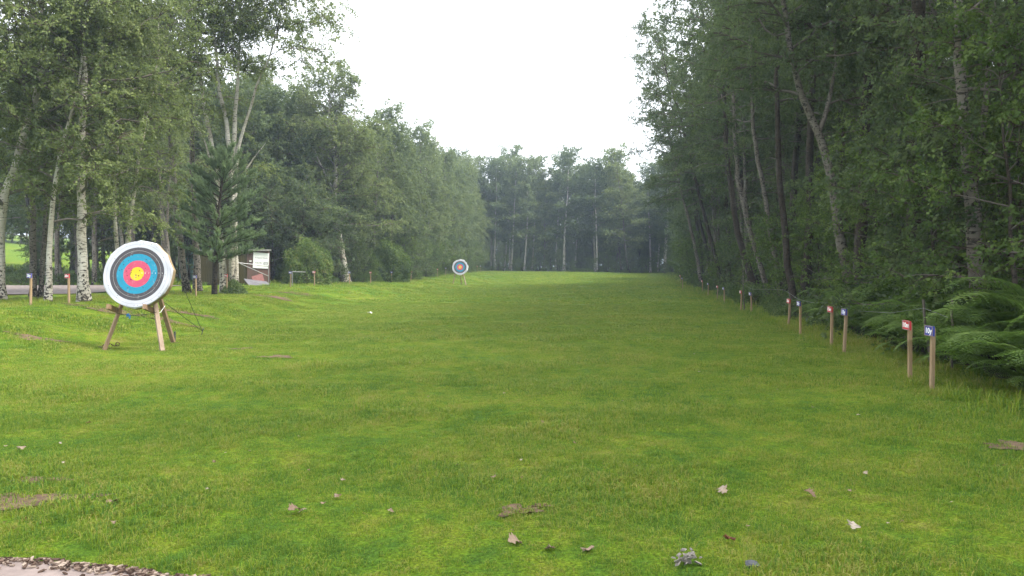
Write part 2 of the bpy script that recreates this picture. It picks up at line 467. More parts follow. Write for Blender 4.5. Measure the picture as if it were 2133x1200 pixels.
# bare soil patches and contact shade painted at the target feet: (px, py, half width, half depth)
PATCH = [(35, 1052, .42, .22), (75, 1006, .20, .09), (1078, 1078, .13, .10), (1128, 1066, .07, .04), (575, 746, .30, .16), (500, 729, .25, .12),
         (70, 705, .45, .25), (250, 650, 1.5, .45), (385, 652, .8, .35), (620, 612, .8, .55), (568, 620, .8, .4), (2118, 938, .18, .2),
         (214, 726, .12, .06), (338, 732, .10, .05), (362, 716, .12, .06)]  # dark spots stand in for contact shade under the near target's legs
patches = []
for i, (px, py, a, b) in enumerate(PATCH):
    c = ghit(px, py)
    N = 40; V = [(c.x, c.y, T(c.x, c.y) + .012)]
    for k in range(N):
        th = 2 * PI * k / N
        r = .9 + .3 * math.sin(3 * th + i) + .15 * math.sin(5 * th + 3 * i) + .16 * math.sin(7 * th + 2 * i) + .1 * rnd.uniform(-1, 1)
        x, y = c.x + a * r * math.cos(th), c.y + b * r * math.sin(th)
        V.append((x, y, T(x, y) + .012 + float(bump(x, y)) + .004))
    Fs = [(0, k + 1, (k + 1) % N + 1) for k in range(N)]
    o = link('bare_soil_and_contact_shade', pymesh('bare_soil_and_contact_shade', V, Fs, M['soil_and_contact_shade'])); tag(o, kind='structure')
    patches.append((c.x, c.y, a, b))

# ------------------------------------------------------------------ grass
def tuft(n, rad, h, w, lean=.6, seed=0, lie=.18):
    r = np.random.default_rng(seed)
    b = Buf()
    th = r.uniform(0, 2 * PI, n); q = rad * np.sqrt(r.uniform(0, 1, n))
    P = np.stack([q * np.cos(th), q * np.sin(th), np.full(n, -.004)], 1)
    hh = h * r.uniform(.55, 1.15, n)
    az = r.uniform(0, 2 * PI, n); le = r.uniform(.1, lean, n) ** .8; le = np.where(r.uniform(0, 1, n) < lie, le + .9, le)
    d = np.stack([np.cos(az), np.sin(az), np.zeros(n)], 1)
    sa = az + PI / 2 + r.uniform(-.6, .6, n)
    sd = np.stack([np.cos(sa), np.sin(sa), np.zeros(n)], 1) * (w * r.uniform(.6, 1.1, n) / 2)[:, None]
    up = np.array([0, 0, 1.])
    p1 = P + up * (hh * .6)[:, None] + d * (hh * le * .35)[:, None]
    p2 = P + up * (hh * np.maximum(.12, 1 - .45 * le))[:, None] + d * (hh * le * 1.05)[:, None]
    va = r.uniform(0, 1, n)
    b.quads(np.stack([P - sd, P + sd, p1 + sd * .8, p1 - sd * .8], 1), 0, va)
    b.quads(np.stack([p1 - sd * .8, p1 + sd * .8, p2 + sd * .15, p2 - sd * .15], 1), 0, va)
    return b.mesh('grass_tuft', M['grass_blade'])
tcol = bpy.data.collections.new('grass_tufts')
TU = []
specs = [(26, .060, .036, .0042), (26, .055, .044, .0040), (36, .11, .038, .0062), (36, .10, .046, .0062), (64, .24, .042, .010), (84, .5, .045, .022),
         (40, .07, .11, .005), (40, .16, .15, .010), (50, .4, .30, .03)]
for i, (n, r_, h, w) in enumerate(specs):
    o = bpy.data.objects.new('tuft_%02d' % i, tuft(n, r_, h, w, .9 if i < 6 else .75, i)); tcol.objects.link(o)

def scatter(y0, y1, dens, kinds, xa=None, xb=None, keep=None):
    h = []
    A = 0
    ys = np.arange(y0, y1, .25)
    P = []
    for y in ys:
        w0 = max(-.70 * y - 1.6, float(xl(y)) - 2.5) if xa is None else xa(y)
        w1 = min(.70 * y + 1.6, float(xr(y)) + 1.0) if xb is None else xb(y)
        n = rng.poisson(max(0, (w1 - w0)) * .25 * dens)
        P.append(np.stack([rng.uniform(w0, w1, n), y + rng.uniform(0, .25, n), rng.choice(kinds, n)], 1))
    return np.concatenate(P)
G = [scatter(2.9, 8, 430, [0, 0, 1]), scatter(8, 16, 170, [2, 2, 3]), scatter(16, 34, 40, [4]), scatter(34, 105, 8, [5])]
# longer fringe where the mower does not reach
G.append(scatter(5, 24, 30, [6], lambda y: float(xr(y)) - .1, lambda y: float(xr(y)) + 1.0))
G.append(scatter(24, 104, 8, [7], lambda y: float(xr(y)) - .2, lambda y: float(xr(y)) + 1.0))
G.append(scatter(16, 28, 16, [6], lambda y: float(xl(y)) - 4.0, lambda y: float(xl(y)) + .15))
G.append(scatter(28, 100, 8, [6, 7], lambda y: float(xl(y)) - 3.0, lambda y: float(xl(y)) - .2))
G.append(scatter(41, 56, 1.2, [8], lambda y: -45, lambda y: -13))
# scattered coarse tussocks inside the lawn
G.append(scatter(3.5, 14, .35, [6]))
G = np.concatenate(G)
x, y, k = G.T
ok = ~((y < path_edge(x) + .03) & (y > 1.8))
nz = .5 + .25 * np.sin(x * 1.9 + 1.7 * np.sin(y * 1.3)) + .25 * np.sin(y * 2.7 + 1.1 * np.sin(x * 2.3 + 1))
for (cx_, cy_, a, b) in patches:
    d = ((x - cx_) / a) ** 2 + ((y - cy_) / b) ** 2
    ok &= (d > .95) | (rng.uniform(0, 1, len(x)) < .30 + .7 * d ** 1.2)
pit = np.sin(x * 4.3 + 2.1 * np.sin(y * 2.9)) * np.sin(y * 6.1 + 1.7 * np.sin(x * 3.1 + 2)) + .35 * np.sin(x * 13 + y * 9)
ok &= ~((pit > .95) & (y < 16) & (rng.uniform(0, 1, len(x)) < .75))
track = (x > -75) & (x < -16.5) & (y > 25) & (y < 40.5)
ok &= ~track
G, nz = G[ok], nz[ok]
x, y, k = G.T
z = terr(x, y) + bump(x, y)
sc = .50 + .95 * nz ** 1.5 * rng.uniform(.6, 1.4, len(x)) + .35 * (rng.uniform(0, 1, len(x)) < .03)
fr = np.maximum(np.clip((x - xr(y) + 1.2) / 1.5, 0, 1), np.clip((xl(y) + .8 - x) / 1.5, 0, 1))
sc = sc * (1 + .35 * fr * (x > 0))
me = bpy.data.meshes.new('grass')
me.vertices.add(len(G)); me.vertices.foreach_set('co', np.stack([x, y, z], 1).astype(np.float32).ravel())
for nm, typ, arr in (('tk', 'INT', k.astype(np.int32)), ('ts', 'FLOAT', sc.astype(np.float32)), ('tr', 'FLOAT', rng.uniform(0, 6.28, len(G)).astype(np.float32))):
    a_ = me.attributes.new(nm, typ, 'POINT'); a_.data.foreach_set('value', arr)
me.update()
grass = link('grass', me); tag(grass, 'short green mown grass covering the archery field', 'grass', kind='stuff')
ng = bpy.data.node_groups.new('grass_nodes', 'GeometryNodeTree')
ng.interface.new_socket('Geometry', in_out='INPUT', socket_type='NodeSocketGeometry')
ng.interface.new_socket('Geometry', in_out='OUTPUT', socket_type='NodeSocketGeometry')
gi, go = ng.nodes.new('NodeGroupInput'), ng.nodes.new('NodeGroupOutput')
ci = ng.nodes.new('GeometryNodeCollectionInfo'); ci.inputs[0].default_value = tcol; ci.inputs[1].default_value = True; ci.inputs[2].default_value = True
iop = ng.nodes.new('GeometryNodeInstanceOnPoints'); iop.inputs['Pick Instance'].default_value = True
def na(nm, typ):
    nd = ng.nodes.new('GeometryNodeInputNamedAttribute'); nd.data_type = typ; nd.inputs[0].default_value = nm; return nd.outputs[0]
cz = ng.nodes.new('ShaderNodeCombineXYZ')
ng.links.new(gi.outputs[0], iop.inputs['Points']); ng.links.new(ci.outputs[0], iop.inputs['Instance'])
ng.links.new(na('tk', 'INT'), iop.inputs['Instance Index'])
ng.links.new(na('tr', 'FLOAT'), cz.inputs[2]); ng.links.new(cz.outputs[0], iop.inputs['Rotation'])
ng.links.new(na('ts', 'FLOAT'), iop.inputs['Scale'])
ng.links.new(iop.outputs[0], go.inputs[0])
md = grass.modifiers.new('grass', 'NODES'); md.node_group = ng

# wood chips along the path edge
cb = Buf()
n = 3600
cx_ = rng.uniform(-6, 3, n); cy_ = path_edge(cx_) - np.abs(rng.standard_normal(n)) * .05 + .02
L = rng.uniform(.005, .019, n); W = L * rng.uniform(.3, .6, n)
az = rng.uniform(0, PI, n)
c3 = np.stack([cx_, cy_, terr(cx_, np.full(n, 4.)) + .018 + rng.uniform(0, .010, n)], 1)
u = np.stack([np.cos(az), np.sin(az), rng.uniform(-.3, .3, n)], 1) * L[:, None]; v = np.stack([-np.sin(az), np.cos(az), rng.uniform(-.3, .3, n)], 1) * W[:, None]
dz = np.array([0, 0, .003])
top = np.stack([c3 - u - v, c3 + u - v * .7, c3 + u * .9 + v, c3 - u * .8 + v], 1)
va = rng.uniform(0, 1, n)
cb.quads(top + dz, 0, va); cb.quads((top - dz)[:, ::-1], 0, va)
for i in range(4): 
    j = (i + 1) % 4
    cb.quads(np.stack([top[:, i] - dz, top[:, j] - dz, top[:, j] + dz, top[:, i] + dz], 1), 0, va)
tag(cb.build('wood_chips', M['chip']), 'brown and pale wood chips heaped along the path edge', 'wood chips', kind='stuff')

# ------------------------------------------------------------------ trees
def norm(a): return a / (np.linalg.norm(a, axis=-1, keepdims=True) + 1e-9)
def smooth_path(P, n):
    P = np.asarray(P, float)
    if len(P) < 3: 
        s = np.linspace(0, 1, n)[:, None]; return P[0] * (1 - s) + P[-1] * s
    d = np.concatenate([[0], np.cumsum(np.linalg.norm(np.diff(P, axis=0), axis=1))])
    s = np.linspace(0, d[-1], n)
    Q = np.stack([np.interp(s, d, P[:, i]) for i in range(3)], 1)
    K = Q.copy()
    for _ in range(2):
        K[1:-1] = .25 * K[:-2] + .5 * K[1:-1] + .25 * K[2:]
    return K

def add_leaves(buf, P, d, size, hang=.5, mat=0, varc=None, aspect=.68):
    """P: leaf bases, d: twig direction"""
    n = len(P)
    if not n: return
    a = norm(d * .45 + rng.standard_normal((n, 3)) * .55 + np.array([0, 0, -hang]))
    s = norm(np.cross(a, rng.standard_normal((n, 3)) * .8 + np.array([0, 0, 1.])))
    L = size * rng.uniform(.65, 1.25, n)[:, None]; W = L * aspect * .5
    Q = np.stack([P, P + a * L * .42 + s * W, P + a * L, P + a * L * .42 - s * W], 1)
    buf.quads(Q, mat, varc if varc is not None else np.clip(.5 + .2 * rng.standard_normal(n), 0, 1))

def bough(crown, wood, o, d, L, leaf, dens=1.0, droop=.25, r0=.03, hang=.5, sub=4.2, lmat=0, tw=True, spread=.45):
    """one limb with side branches, twigs and leaves; o origin, d unit direction"""
    d = np.asarray(d, float)
    ns = 7
    s = np.linspace(0, 1, ns)
    wob = np.cumsum(rng.standard_normal((ns, 3)) * .035 * L, axis=0); wob -= wob[0]
    ax = o + d * L * s[:, None] + np.array([0, 0, -1.]) * (droop * L * s ** 2)[:, None] + wob
    wood.tube(ax, r0 * (1 - .85 * s), 5 if r0 > .02 else 4, 1, .5, False)
    K = max(4, int(L * sub + 2))
    t = np.concatenate([rng.uniform(.18, 1, K), [1.0]]); K += 1
    o2 = np.stack([np.interp(t, s, ax[:, i]) for i in range(3)], 1)
    hz = norm(np.array([[d[0], d[1], 0.05]]))[0]
    side = np.array([-hz[1], hz[0], 0])
    sg = np.where(rng.uniform(0, 1, K) < .5, -1, 1)
    ang = rng.uniform(.5, 1.25, K) * sg; ang[-1] = 0
    d2 = norm(hz * np.cos(ang)[:, None] + side * np.sin(ang)[:, None] + np.array([0, 0, 1.]) * (rng.uniform(-.25, .65, K) + .4 * d[2])[:, None])
    l2 = np.clip(L * spread * (1.05 - .6 * t) * rng.uniform(.6, 1.2, K), .25, None)
    for i in range(K):
        q = np.linspace(0, 1, 4)[:, None]
        B = o2[i] + d2[i] * l2[i] * q + np.array([0, 0, -.25 * l2[i]]) * q ** 2
        if tw: crown.tube(B, np.array([.011, .008, .005, .003]) * (1 + l2[i] * .3), 3, 1, .5, False)
    # twigs
    nt = np.maximum(3, (l2 * 4.6).astype(int))
    ii = np.repeat(np.arange(K), nt); n = len(ii)
    q = rng.uniform(.15, 1, n)[:, None]
    o3 = o2[ii] + d2[ii] * l2[ii][:, None] * q + np.array([0, 0, -.25]) * l2[ii][:, None] * q ** 2
    d3 = norm(d2[ii] * .6 + rng.standard_normal((n, 3)) * .6)
    l3 = rng.uniform(.22, .62, n) * (1 + .14 * L)
    tv = np.clip(.5 + .22 * rng.standard_normal(n), 0, 1)
    nl = np.maximum(3, (l3 * 52 * dens * (.07 / leaf) ** 1.4 * rng.uniform(.5, 1.4, n)).astype(int))
    jj = np.repeat(np.arange(n), nl); m = len(jj)
    q = rng.uniform(.05, 1, m)[:, None]
    P = o3[jj] + d3[jj] * l3[jj][:, None] * q + np.array([0, 0, -1.]) * (hang * .9 * l3[jj])[:, None] * q ** 2 + rng.standard_normal((m, 3)) * .025
    add_leaves(crown, P, d3[jj], leaf, hang, lmat, np.clip(tv[jj] + .12 * rng.standard_normal(m), 0, 1))
    if tw:
        e = o3 + d3 * l3[:, None] + np.array([0, 0, -1.]) * (hang * .9 * l3)[:, None]
        mid = o3 + d3 * l3[:, None] * .5 + np.array([0, 0, -1.]) * (hang * .25 * l3)[:, None]
        sel = rng.uniform(0, 1, n) < .6
        w = np.array([.0035, 0, 0]); 
        crown.quads(np.stack([o3[sel] - w, o3[sel] + w, mid[sel] + w * .7, mid[sel] - w * .7], 1), 1, .5)
        crown.quads(np.stack([mid[sel] - w * .7, mid[sel] + w * .7, e[sel] + w * .3, e[sel] - w * .3], 1), 1, .5)

def grow(stems, Hcrown0, Lmax, nb, leaf, dens=1.0, hang=.5, droop=.22, low=.75, sides=10, lobes=None, lmat=0, bias=None, tw=True, stub=0, sub=4.2, taper=.62):
    """stems: list of (points, r0). returns trunk Buf, crown Buf"""
    wood, crown = Buf(), Buf()
    tot = []
    paths = []
    for (P, r0) in stems:
        n = max(8, int(np.linalg.norm(np.asarray(P[-1], float) - np.asarray(P[0], float)) * 1.8))
        Q = smooth_path(P, n)
        Q[1:-1] += rng.standard_normal((n - 2, 3)) * .018
        s = np.linspace(0, 1, n)
        h = Q[:, 2] - Q[0, 2]
        rad = r0 * (1 - .88 * s ** 1.1)
        if Q[0, 2] < .2: rad = rad * (1 + .55 * np.exp(-h / .22))
        wood.tube(Q, rad, sides, 0, .5, True, .05)
        paths.append((Q, rad)); tot.append(np.linalg.norm(Q[-1] - Q[0]))
    ztop = max(Q[-1, 2] for Q, _ in paths)
    w = np.array(tot) / sum(tot)
    k = 0
    for i in range(nb):
        j = int(rng.choice(len(paths), p=w)); Q, rad = paths[j]
        lo = Hcrown0 if Q[-1, 2] > Hcrown0 + 1 else Q[0, 2]
        u = (i + rng.uniform(0, 1)) / nb
        z = lo + (Q[-1, 2] - lo) * u ** .9
        o = np.array([np.interp(z, Q[:, 2], Q[:, c]) for c in range(3)])
        r = float(np.interp(z, Q[:, 2], rad))
        v = np.clip((z - Hcrown0) / (ztop - Hcrown0 + .01), 0, 1)
        L = Lmax * (low + (1 - low) * math.sin(PI * min(1, v * 1.6) * .5)) * (1 - taper * max(0, (v - .35) / .65) ** 1.6) * rng.uniform(.75, 1.15)
        az = i * 2.399 + rng.uniform(-.4, .4)
        if bias is not None and rng.uniform() < bias[1]: az = bias[0] + rng.uniform(-.8, .8)
        el = R(12) + R(48) * v + rng.uniform(-.15, .2)
        d = np.array([math.cos(az) * math.cos(el), math.sin(az) * math.cos(el), math.sin(el)])
        bough(crown, wood, o, d, L, leaf, dens, droop * (1 - .4 * v), max(.012, min(r * .55, .018 * L)), hang, sub, lmat, tw)
    for Q, rad in paths:                      # leading shoots
        if Q[-1, 2] > Hcrown0:
            for a in range(3):
                d = norm(np.array([rng.uniform(-.4, .4), rng.uniform(-.4, .4), 1.]))
                bough(crown, wood, Q[-1 - a], d, Lmax * (.45 if taper > .5 else .36), leaf, dens, .1, .012, hang, sub, lmat, tw)
    for i in range(stub):                     # dead bare side twigs below the crown
        Q, rad = paths[i % len(paths)]
        z = rng.uniform(1.2, max(1.6, Hcrown0 + 1)); o = np.array([np.interp(z, Q[:, 2], Q[:, c]) for c in range(3)])
        az = rng.uniform(0, 2 * PI); l = rng.uniform(.4, 1.3); d = np.array([math.cos(az), math.sin(az), rng.uniform(-.1, .5)])
        q = np.linspace(0, 1, 5)[:, None]
        wood.tube(o + d * l * q + np.array([0, 0, -.2 * l]) * q ** 2, np.array([.012, .01, .008, .006, .003]), 4, 1, .5, False)
    return wood, crown

def place_tree(wme, cme, name, loc, rz=0.0, s=1.0, label=None, cat='tree', group=None, tilt=(0, 0)):
    e = empty(name, loc, rz, label, cat, group)
    e.rotation_euler = (tilt[0], tilt[1], rz)
    e.scale = (s, s, s)
    link('trunk', wme, e)
    c = link('crown', cme, e)
    return e

# ---- single trees one can point to: stems traced at the tree's own distance
BB, GB, DB, BL = M['birch_bark'], M['grey_birch_bark'], M['dark_bark'], M['birch_leaf']
def H(*a, **k):
    a = list(a)
    a[2] = [([tuple(p) for p in st], w) for st, w in a[2]]
    D = a[1]; st0 = a[2][0][0][0]
    stems = a[2]
    bx, by = st0
    base = at(bx, by, D); base.z = T(base.x, D)
    out = []
    dy = k.pop('dy', 0.0)
    for si, (st, wpx) in enumerate(stems):
        pts = []
        for q, (px, py) in enumerate(st):
            p = at(px, py, D + dy * q / max(1, len(st) - 1))
            pts.append([p.x - base.x, p.y - base.y, p.z - base.z])
        if si == 0 or pts[0][2] < .35: pts[0][2] = -.05
        out.append((pts, wpx * D / FPX / 2 * .84))
    name, _, _, h0, Lmax, nb, leaf, bm, lm, label = a
    w, c = grow(out, h0, Lmax, nb, leaf, k.get('dens', 1.0), k.get('hang', .5), .2, k.get('low', .75), 10, None, 0, k.get('bias'), True, k.get('stub', 4), k.get('sub', 4.2))
    return place_tree(w.mesh('trunk', [bm, M['limb']]), c.mesh('crown', [lm, M['twig']]), name, base, 0, 1, label, k.get('cat', 'birch tree'), k.get('group'))

H('birch_tree', 21, [([(-2, 628), (-4, 560), (3, 500), (4, 440), (6, 389), (25, 362), (51, 333), (71, 225), (92, 158), (100, 96), (96, 25), (85, -100), (80, -260)], 25),
                     ([(100, 96), (129, 46), (167, 12), (215, -60), (250, -180)], 12), ([(88, 183), (125, 165), (158, 138), (200, 122)], 7)],
  1.9, 3.0, 50, .07, BB, BL, 'leaning white birch at the left edge, its trunk bending over to the right', dens=1.0, stub=3, low=1.0)
H('birch_tree', 20.5, [([(98, 622), (101, 560), (103, 505), (108, 480), (104, 455), (108, 425), (121, 366), (129, 308), (144, 250), (158, 230), (175, 150), (190, 20)], 15)],
  1.9, 2.2, 24, .07, BB, BL, 'thin birch with a kinked trunk between the blue 20y and red 20m posts', stub=2)
H('birch_tree', 21, [([(176, 618), (175, 560), (172, 500), (170, 440), (171, 360), (173, 270), (180, 200), (183, 137), (180, 60), (186, -60), (190, -230)], 25)],
  2.1, 2.7, 38, .07, BB, BL, 'stout white birch standing just right of the red 20m post, dark at its foot', stub=4)
H('birch_tree', 24, [([(250, 604), (243, 500), (245, 440), (240, 380), (250, 290), (245, 200), (250, 60), (255, -60)], 11), ([(254, 604), (264, 505), (275, 440), (285, 390), (290, 330), (298, 290), (312, 240), (330, 150), (340, 20)], 12)],
  2.2, 2.5, 42, .07, BB, BL, 'twin stemmed birch rising behind the large target', stub=4)
H('birch_tree', 30, [([(390, 602), (384, 560), (375, 500), (367, 420), (363, 340), (357, 290), (350, 200), (350, 60), (352, -60)], 17)],
  6.8, 2.6, 24, .075, GB, BL, 'grey leaning birch behind the blue 30y post, left one of the close pair', stub=6)
H('birch_tree', 31.5, [([(412, 602), (408, 520), (405, 420), (404, 300), (402, 250), (400, 150), (405, 20), (400, -60)], 18)],
  6.8, 2.6, 24, .075, GB, BL, 'upright grey birch behind the blue 30y post, right one of the close pair', stub=6)
H('birch_tree', 30.5, [([(468, 604), (464, 550), (457, 470), (452, 400), (452, 350), (443, 290), (430, 230), (424, 180), (415, 100), (408, -40)], 17),
                     ([(484, 604), (486, 540), (487, 440), (486, 350), (480, 300), (468, 220), (456, 165), (450, 60), (442, -60)], 18),
                     ([(488, 380), (489, 300), (494, 230), (498, 190), (503, 100), (508, -40)], 13),
                     ([(491, 600), (490, 480), (491, 380), (496, 320), (506, 270), (518, 250), (540, 170), (575, 90), (600, 30)], 14),
                     ([(450, 355), (430, 300), (418, 265), (405, 240)], 6), ([(512, 358), (530, 330), (545, 312), (556, 298)], 5)],
  8.4, 3.3, 62, .075, BB, BL, 'tall white birch of several stems behind the red 30m post and pine', dens=.95, bias=(0.0, .25), stub=10)
H('birch_tree', 52, [([(722, 578), (717, 552), (708, 505), (700, 450), (697, 400), (701, 355), (700, 320), (690, 280), (685, 220), (692, 175)], 17),
                     ([(697, 400), (675, 360), (660, 320), (640, 280)], 6), ([(700, 330), (725, 300), (740, 250), (745, 200)], 7)],
  3.6, 4.0, 60, .11, BB, M['birch_leaf'], 'leaning birch with a curved white trunk behind the blue 50y post', low=1.0, stub=4)
H('birch_tree', 20, [([(1777, 640), (1772, 605), (1757, 520), (1740, 440), (1727, 350), (1712, 300), (1690, 262), (1668, 210), (1655, 160), (1642, 110), (1628, 20), (1615, -100), (1600, -260)], 28),
                     ([(1700, 285), (1722, 230), (1735, 150), (1740, 20)], 12)],
  5.5, 3.2, 24, .07, GB, M['dark_leaf'], 'tall grey birch curving left behind the red 15m post', stub=7)
H('birch_tree', 12.8, [([(2052, 700), (2043, 620), (2028, 500), (2015, 380), (2010, 300), (2003, 200), (1990, 130), (1985, 0), (1975, -200), (1968, -420)], 44),
                     ([(2022, 400), (2040, 300), (2050, 200), (2062, 60), (2070, -150)], 20)],
  4.2, 2.6, 16, .065, GB, M['dark_leaf'], 'forked rough barked birch rising out of the ferns at far right', stub=8)
H('birch_tree', 31, [([(1632, 650), (1618, 560), (1603, 480), (1590, 400), (1580, 350), (1572, 310), (1565, 240), (1560, 120), (1555, -40), (1548, -200)], 14)],
  6, 2.6, 18, .08, GB, M['dark_leaf'], 'slim pale birch leaning left beside the red 20m post on the right', stub=6)
H('birch_tree', 35, [([(1606, 632), (1585, 560), (1560, 480), (1545, 420), (1534, 370), (1530, 300), (1520, 150), (1512, 0), (1508, -150)], 14)],
  6, 2.8, 20, .08, GB, M['dark_leaf'], 'slim grey birch leaning left behind the 30y post on the right', stub=6)
H('birch_tree', 37, [([(1578, 628), (1560, 560), (1535, 480), (1522, 400), (1515, 350), (1508, 250), (1500, 100), (1492, -80), (1490, -170)], 17)],
  5, 2.8, 22, .08, DB, M['dark_leaf'], 'dark leaning trunk at the field edge behind the 30m post on the right', stub=6)
H('oak_tree', 14.5, [([(2112, 680), (2115, 520), (2114, 400), (2112, 200), (2105, 100), (2100, 0), (2098, -200), (2095, -420)], 46),
                     ([(2108, 220), (2060, 280), (2035, 300)], 10), ([(2104, 120), (2150, 40), (2190, -60)], 14)],
  5, 3.0, 16, .075, DB, M['dark_leaf'], 'thick dark trunk in the top right corner of the wood', cat='tree', stub=10)
H('birch_tree', 25, [([(1660, 660), (1640, 540), (1625, 400), (1618, 300), (1612, 200), (1616, 100), (1610, -100), (1606, -260)], 19)],
  6.5, 2.8, 18, .08, DB, M['dark_leaf'], 'dark straight trunk just left of the curving grey birch', stub=8)
H('birch_tree', 18.5, [([(1915, 670), (1910, 560), (1903, 430), (1905, 350), (1900, 150), (1892, -100), (1886, -330)], 17)],
  5.5, 2.6, 14, .075, GB, M['dark_leaf'], 'slim grey trunk standing in the ferns above the red 10m post', stub=6)

# ---- kinds for the woods, shared by many trees
def kind(Ht, r0, h0, Lmax, nb, leaf, bark_m, leaf_m, dens=1.0, hang=.45, low=.8, lean=.04, stub=5, stems=1, sub=4.2, tw=True, taper=.62):
    st = []
    for i in range(stems):
        a = rng.uniform(0, 2 * PI); q = np.linspace(0, 1, 7)
        off = (0 if i == 0 else .25)
        wx = np.cumsum(rng.standard_normal(7)) * .10; wy = np.cumsum(rng.standard_normal(7)) * .10
        P = np.stack([math.cos(a) * (off + q * Ht * lean * (1 + i)) + wx - wx[0], math.sin(a) * (off + q * Ht * lean * (1 + i)) + wy - wy[0], q * Ht * (1 if i == 0 else .85)], 1)
        P[0, 2] = -.1
        st.append((P, r0 * (1 if i == 0 else .75)))
    w, c = grow(st, h0, Lmax, nb, leaf, dens, hang, .22, low, 8, None, 0, None, tw, stub, sub, taper)
    return w.mesh('trunk', [bark_m, M['limb']]), c.mesh('crown', [leaf_m, M['twig']])
K = {}
K['birch'] = [kind(16, .14, 4.5, 3.0, 34, .085, BB, BL), kind(15, .12, 5.0, 2.8, 30, .085, GB, BL, stems=2), kind(17, .15, 4.0, 3.2, 36, .085, GB, M['far_leaf'])]
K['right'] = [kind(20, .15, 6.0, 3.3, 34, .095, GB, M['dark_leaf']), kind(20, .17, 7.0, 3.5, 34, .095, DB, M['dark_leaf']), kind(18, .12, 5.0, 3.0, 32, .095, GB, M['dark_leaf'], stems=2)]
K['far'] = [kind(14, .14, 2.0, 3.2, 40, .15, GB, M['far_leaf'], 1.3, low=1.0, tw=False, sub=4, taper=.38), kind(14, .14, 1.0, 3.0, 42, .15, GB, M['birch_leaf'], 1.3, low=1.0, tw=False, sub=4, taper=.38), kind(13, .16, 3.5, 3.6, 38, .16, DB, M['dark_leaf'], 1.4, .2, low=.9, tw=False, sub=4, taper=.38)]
K['end'] = [kind(15, .14, 3.6, 3.2, 38, .17, BB, M['far_leaf'], 1.3, low=.8, tw=False, sub=4, taper=.38), kind(15, .13, 3.0, 3.3, 38, .17, GB, M['birch_leaf'], 1.3, low=.9, tw=False, sub=4, taper=.38), kind(15, .15, 4.5, 3.4, 34, .17, BB, M['dark_leaf'], 1.4, .2, tw=False, sub=4, taper=.38)]
K['hazel'] = [kind(4.6, .045, .5, 1.7, 28, .068, DB, M['hazel_leaf'], .8, .25, 1.0, .1, 0, 3), kind(3.6, .035, .3, 1.4, 22, .08, DB, M['hazel_leaf'], .8, .25, 1.0, .12, 0, 3), kind(5.2, .05, .8, 1.9, 28, .10, DB, M['dark_leaf'], .8, .3, 1.0, .08, 0, 2)]

placed = []
def spread(n, fx, y0, y1, mind, tries=4000, power=1.0):
    out = []
    for _ in range(tries):
        if len(out) >= n: break
        y = y0 + (y1 - y0) * rnd.random() ** power
        a, b = fx(y)
        x = rnd.uniform(a, b)
        if abs(x + .206 * y) < 1.6 and 44 < y < 53: continue
        if (x + 9.0) ** 2 + (y - 57) ** 2 < 9: continue
        if 30 < y < 50 and -.43 < x / y < -.362: continue
        if 38 < y < 110 and x / y < -.603: continue
        if all((x - p[0]) ** 2 + (y - p[1]) ** 2 > mind ** 2 for p in placed):
            placed.append((x, y)); out.append((x, y))
    return out
for (px, D) in [(0, 21), (98, 20.5), (176, 21), (250, 24), (390, 30), (412, 31.5), (480, 30.5), (722, 52), (1777, 20), (2052, 12.8), (1632, 31), (1606, 35), (1578, 37), (2112, 14.5), (1660, 25), (1915, 18.5)]:
    placed.append(((px - CX) * D / FPX, D))
ORD = 'nearest second third fourth fifth sixth seventh eighth ninth tenth eleventh twelfth thirteenth fourteenth fifteenth sixteenth seventeenth eighteenth nineteenth twentieth'.split()
TENS = 'first second third fourth fifth sixth seventh eighth ninth'.split()
ORD += ['twenty-' + w for w in TENS] + ['thirtieth'] + ['thirty-' + w for w in TENS] + ['fortieth'] + ['forty-' + w for w in TENS] + ['fiftieth'] + ['fifty-' + w for w in TENS]
def wood(pts, kinds, smin, smax, name, label, group, cat='tree', tilt=None, order=None):
    if order: pts = sorted(pts, key=(lambda p: p[1]) if order == 'y' else (lambda p: p[0] / p[1]))
    lab0 = label
    for i_, (x, y) in enumerate(pts):
        if order: label = (ORD[i_] if order == 'y' else ['leftmost'] [0] if i_ == 0 else ORD[i_]) + ' ' + lab0
        w, c = rnd.choice(kinds)
        s = rnd.uniform(smin, smax)
        tl = (rnd.uniform(-.04, .04), rnd.uniform(-.04, .04)) if tilt is None else (tilt[0] + rnd.uniform(-.04, .04), tilt[1] + rnd.uniform(-.04, .04))
        place_tree(w, c, name, (x, y, T(x, y) - .05), 0 if tilt else rnd.uniform(0, 6.28), s, label, cat, group, tl)

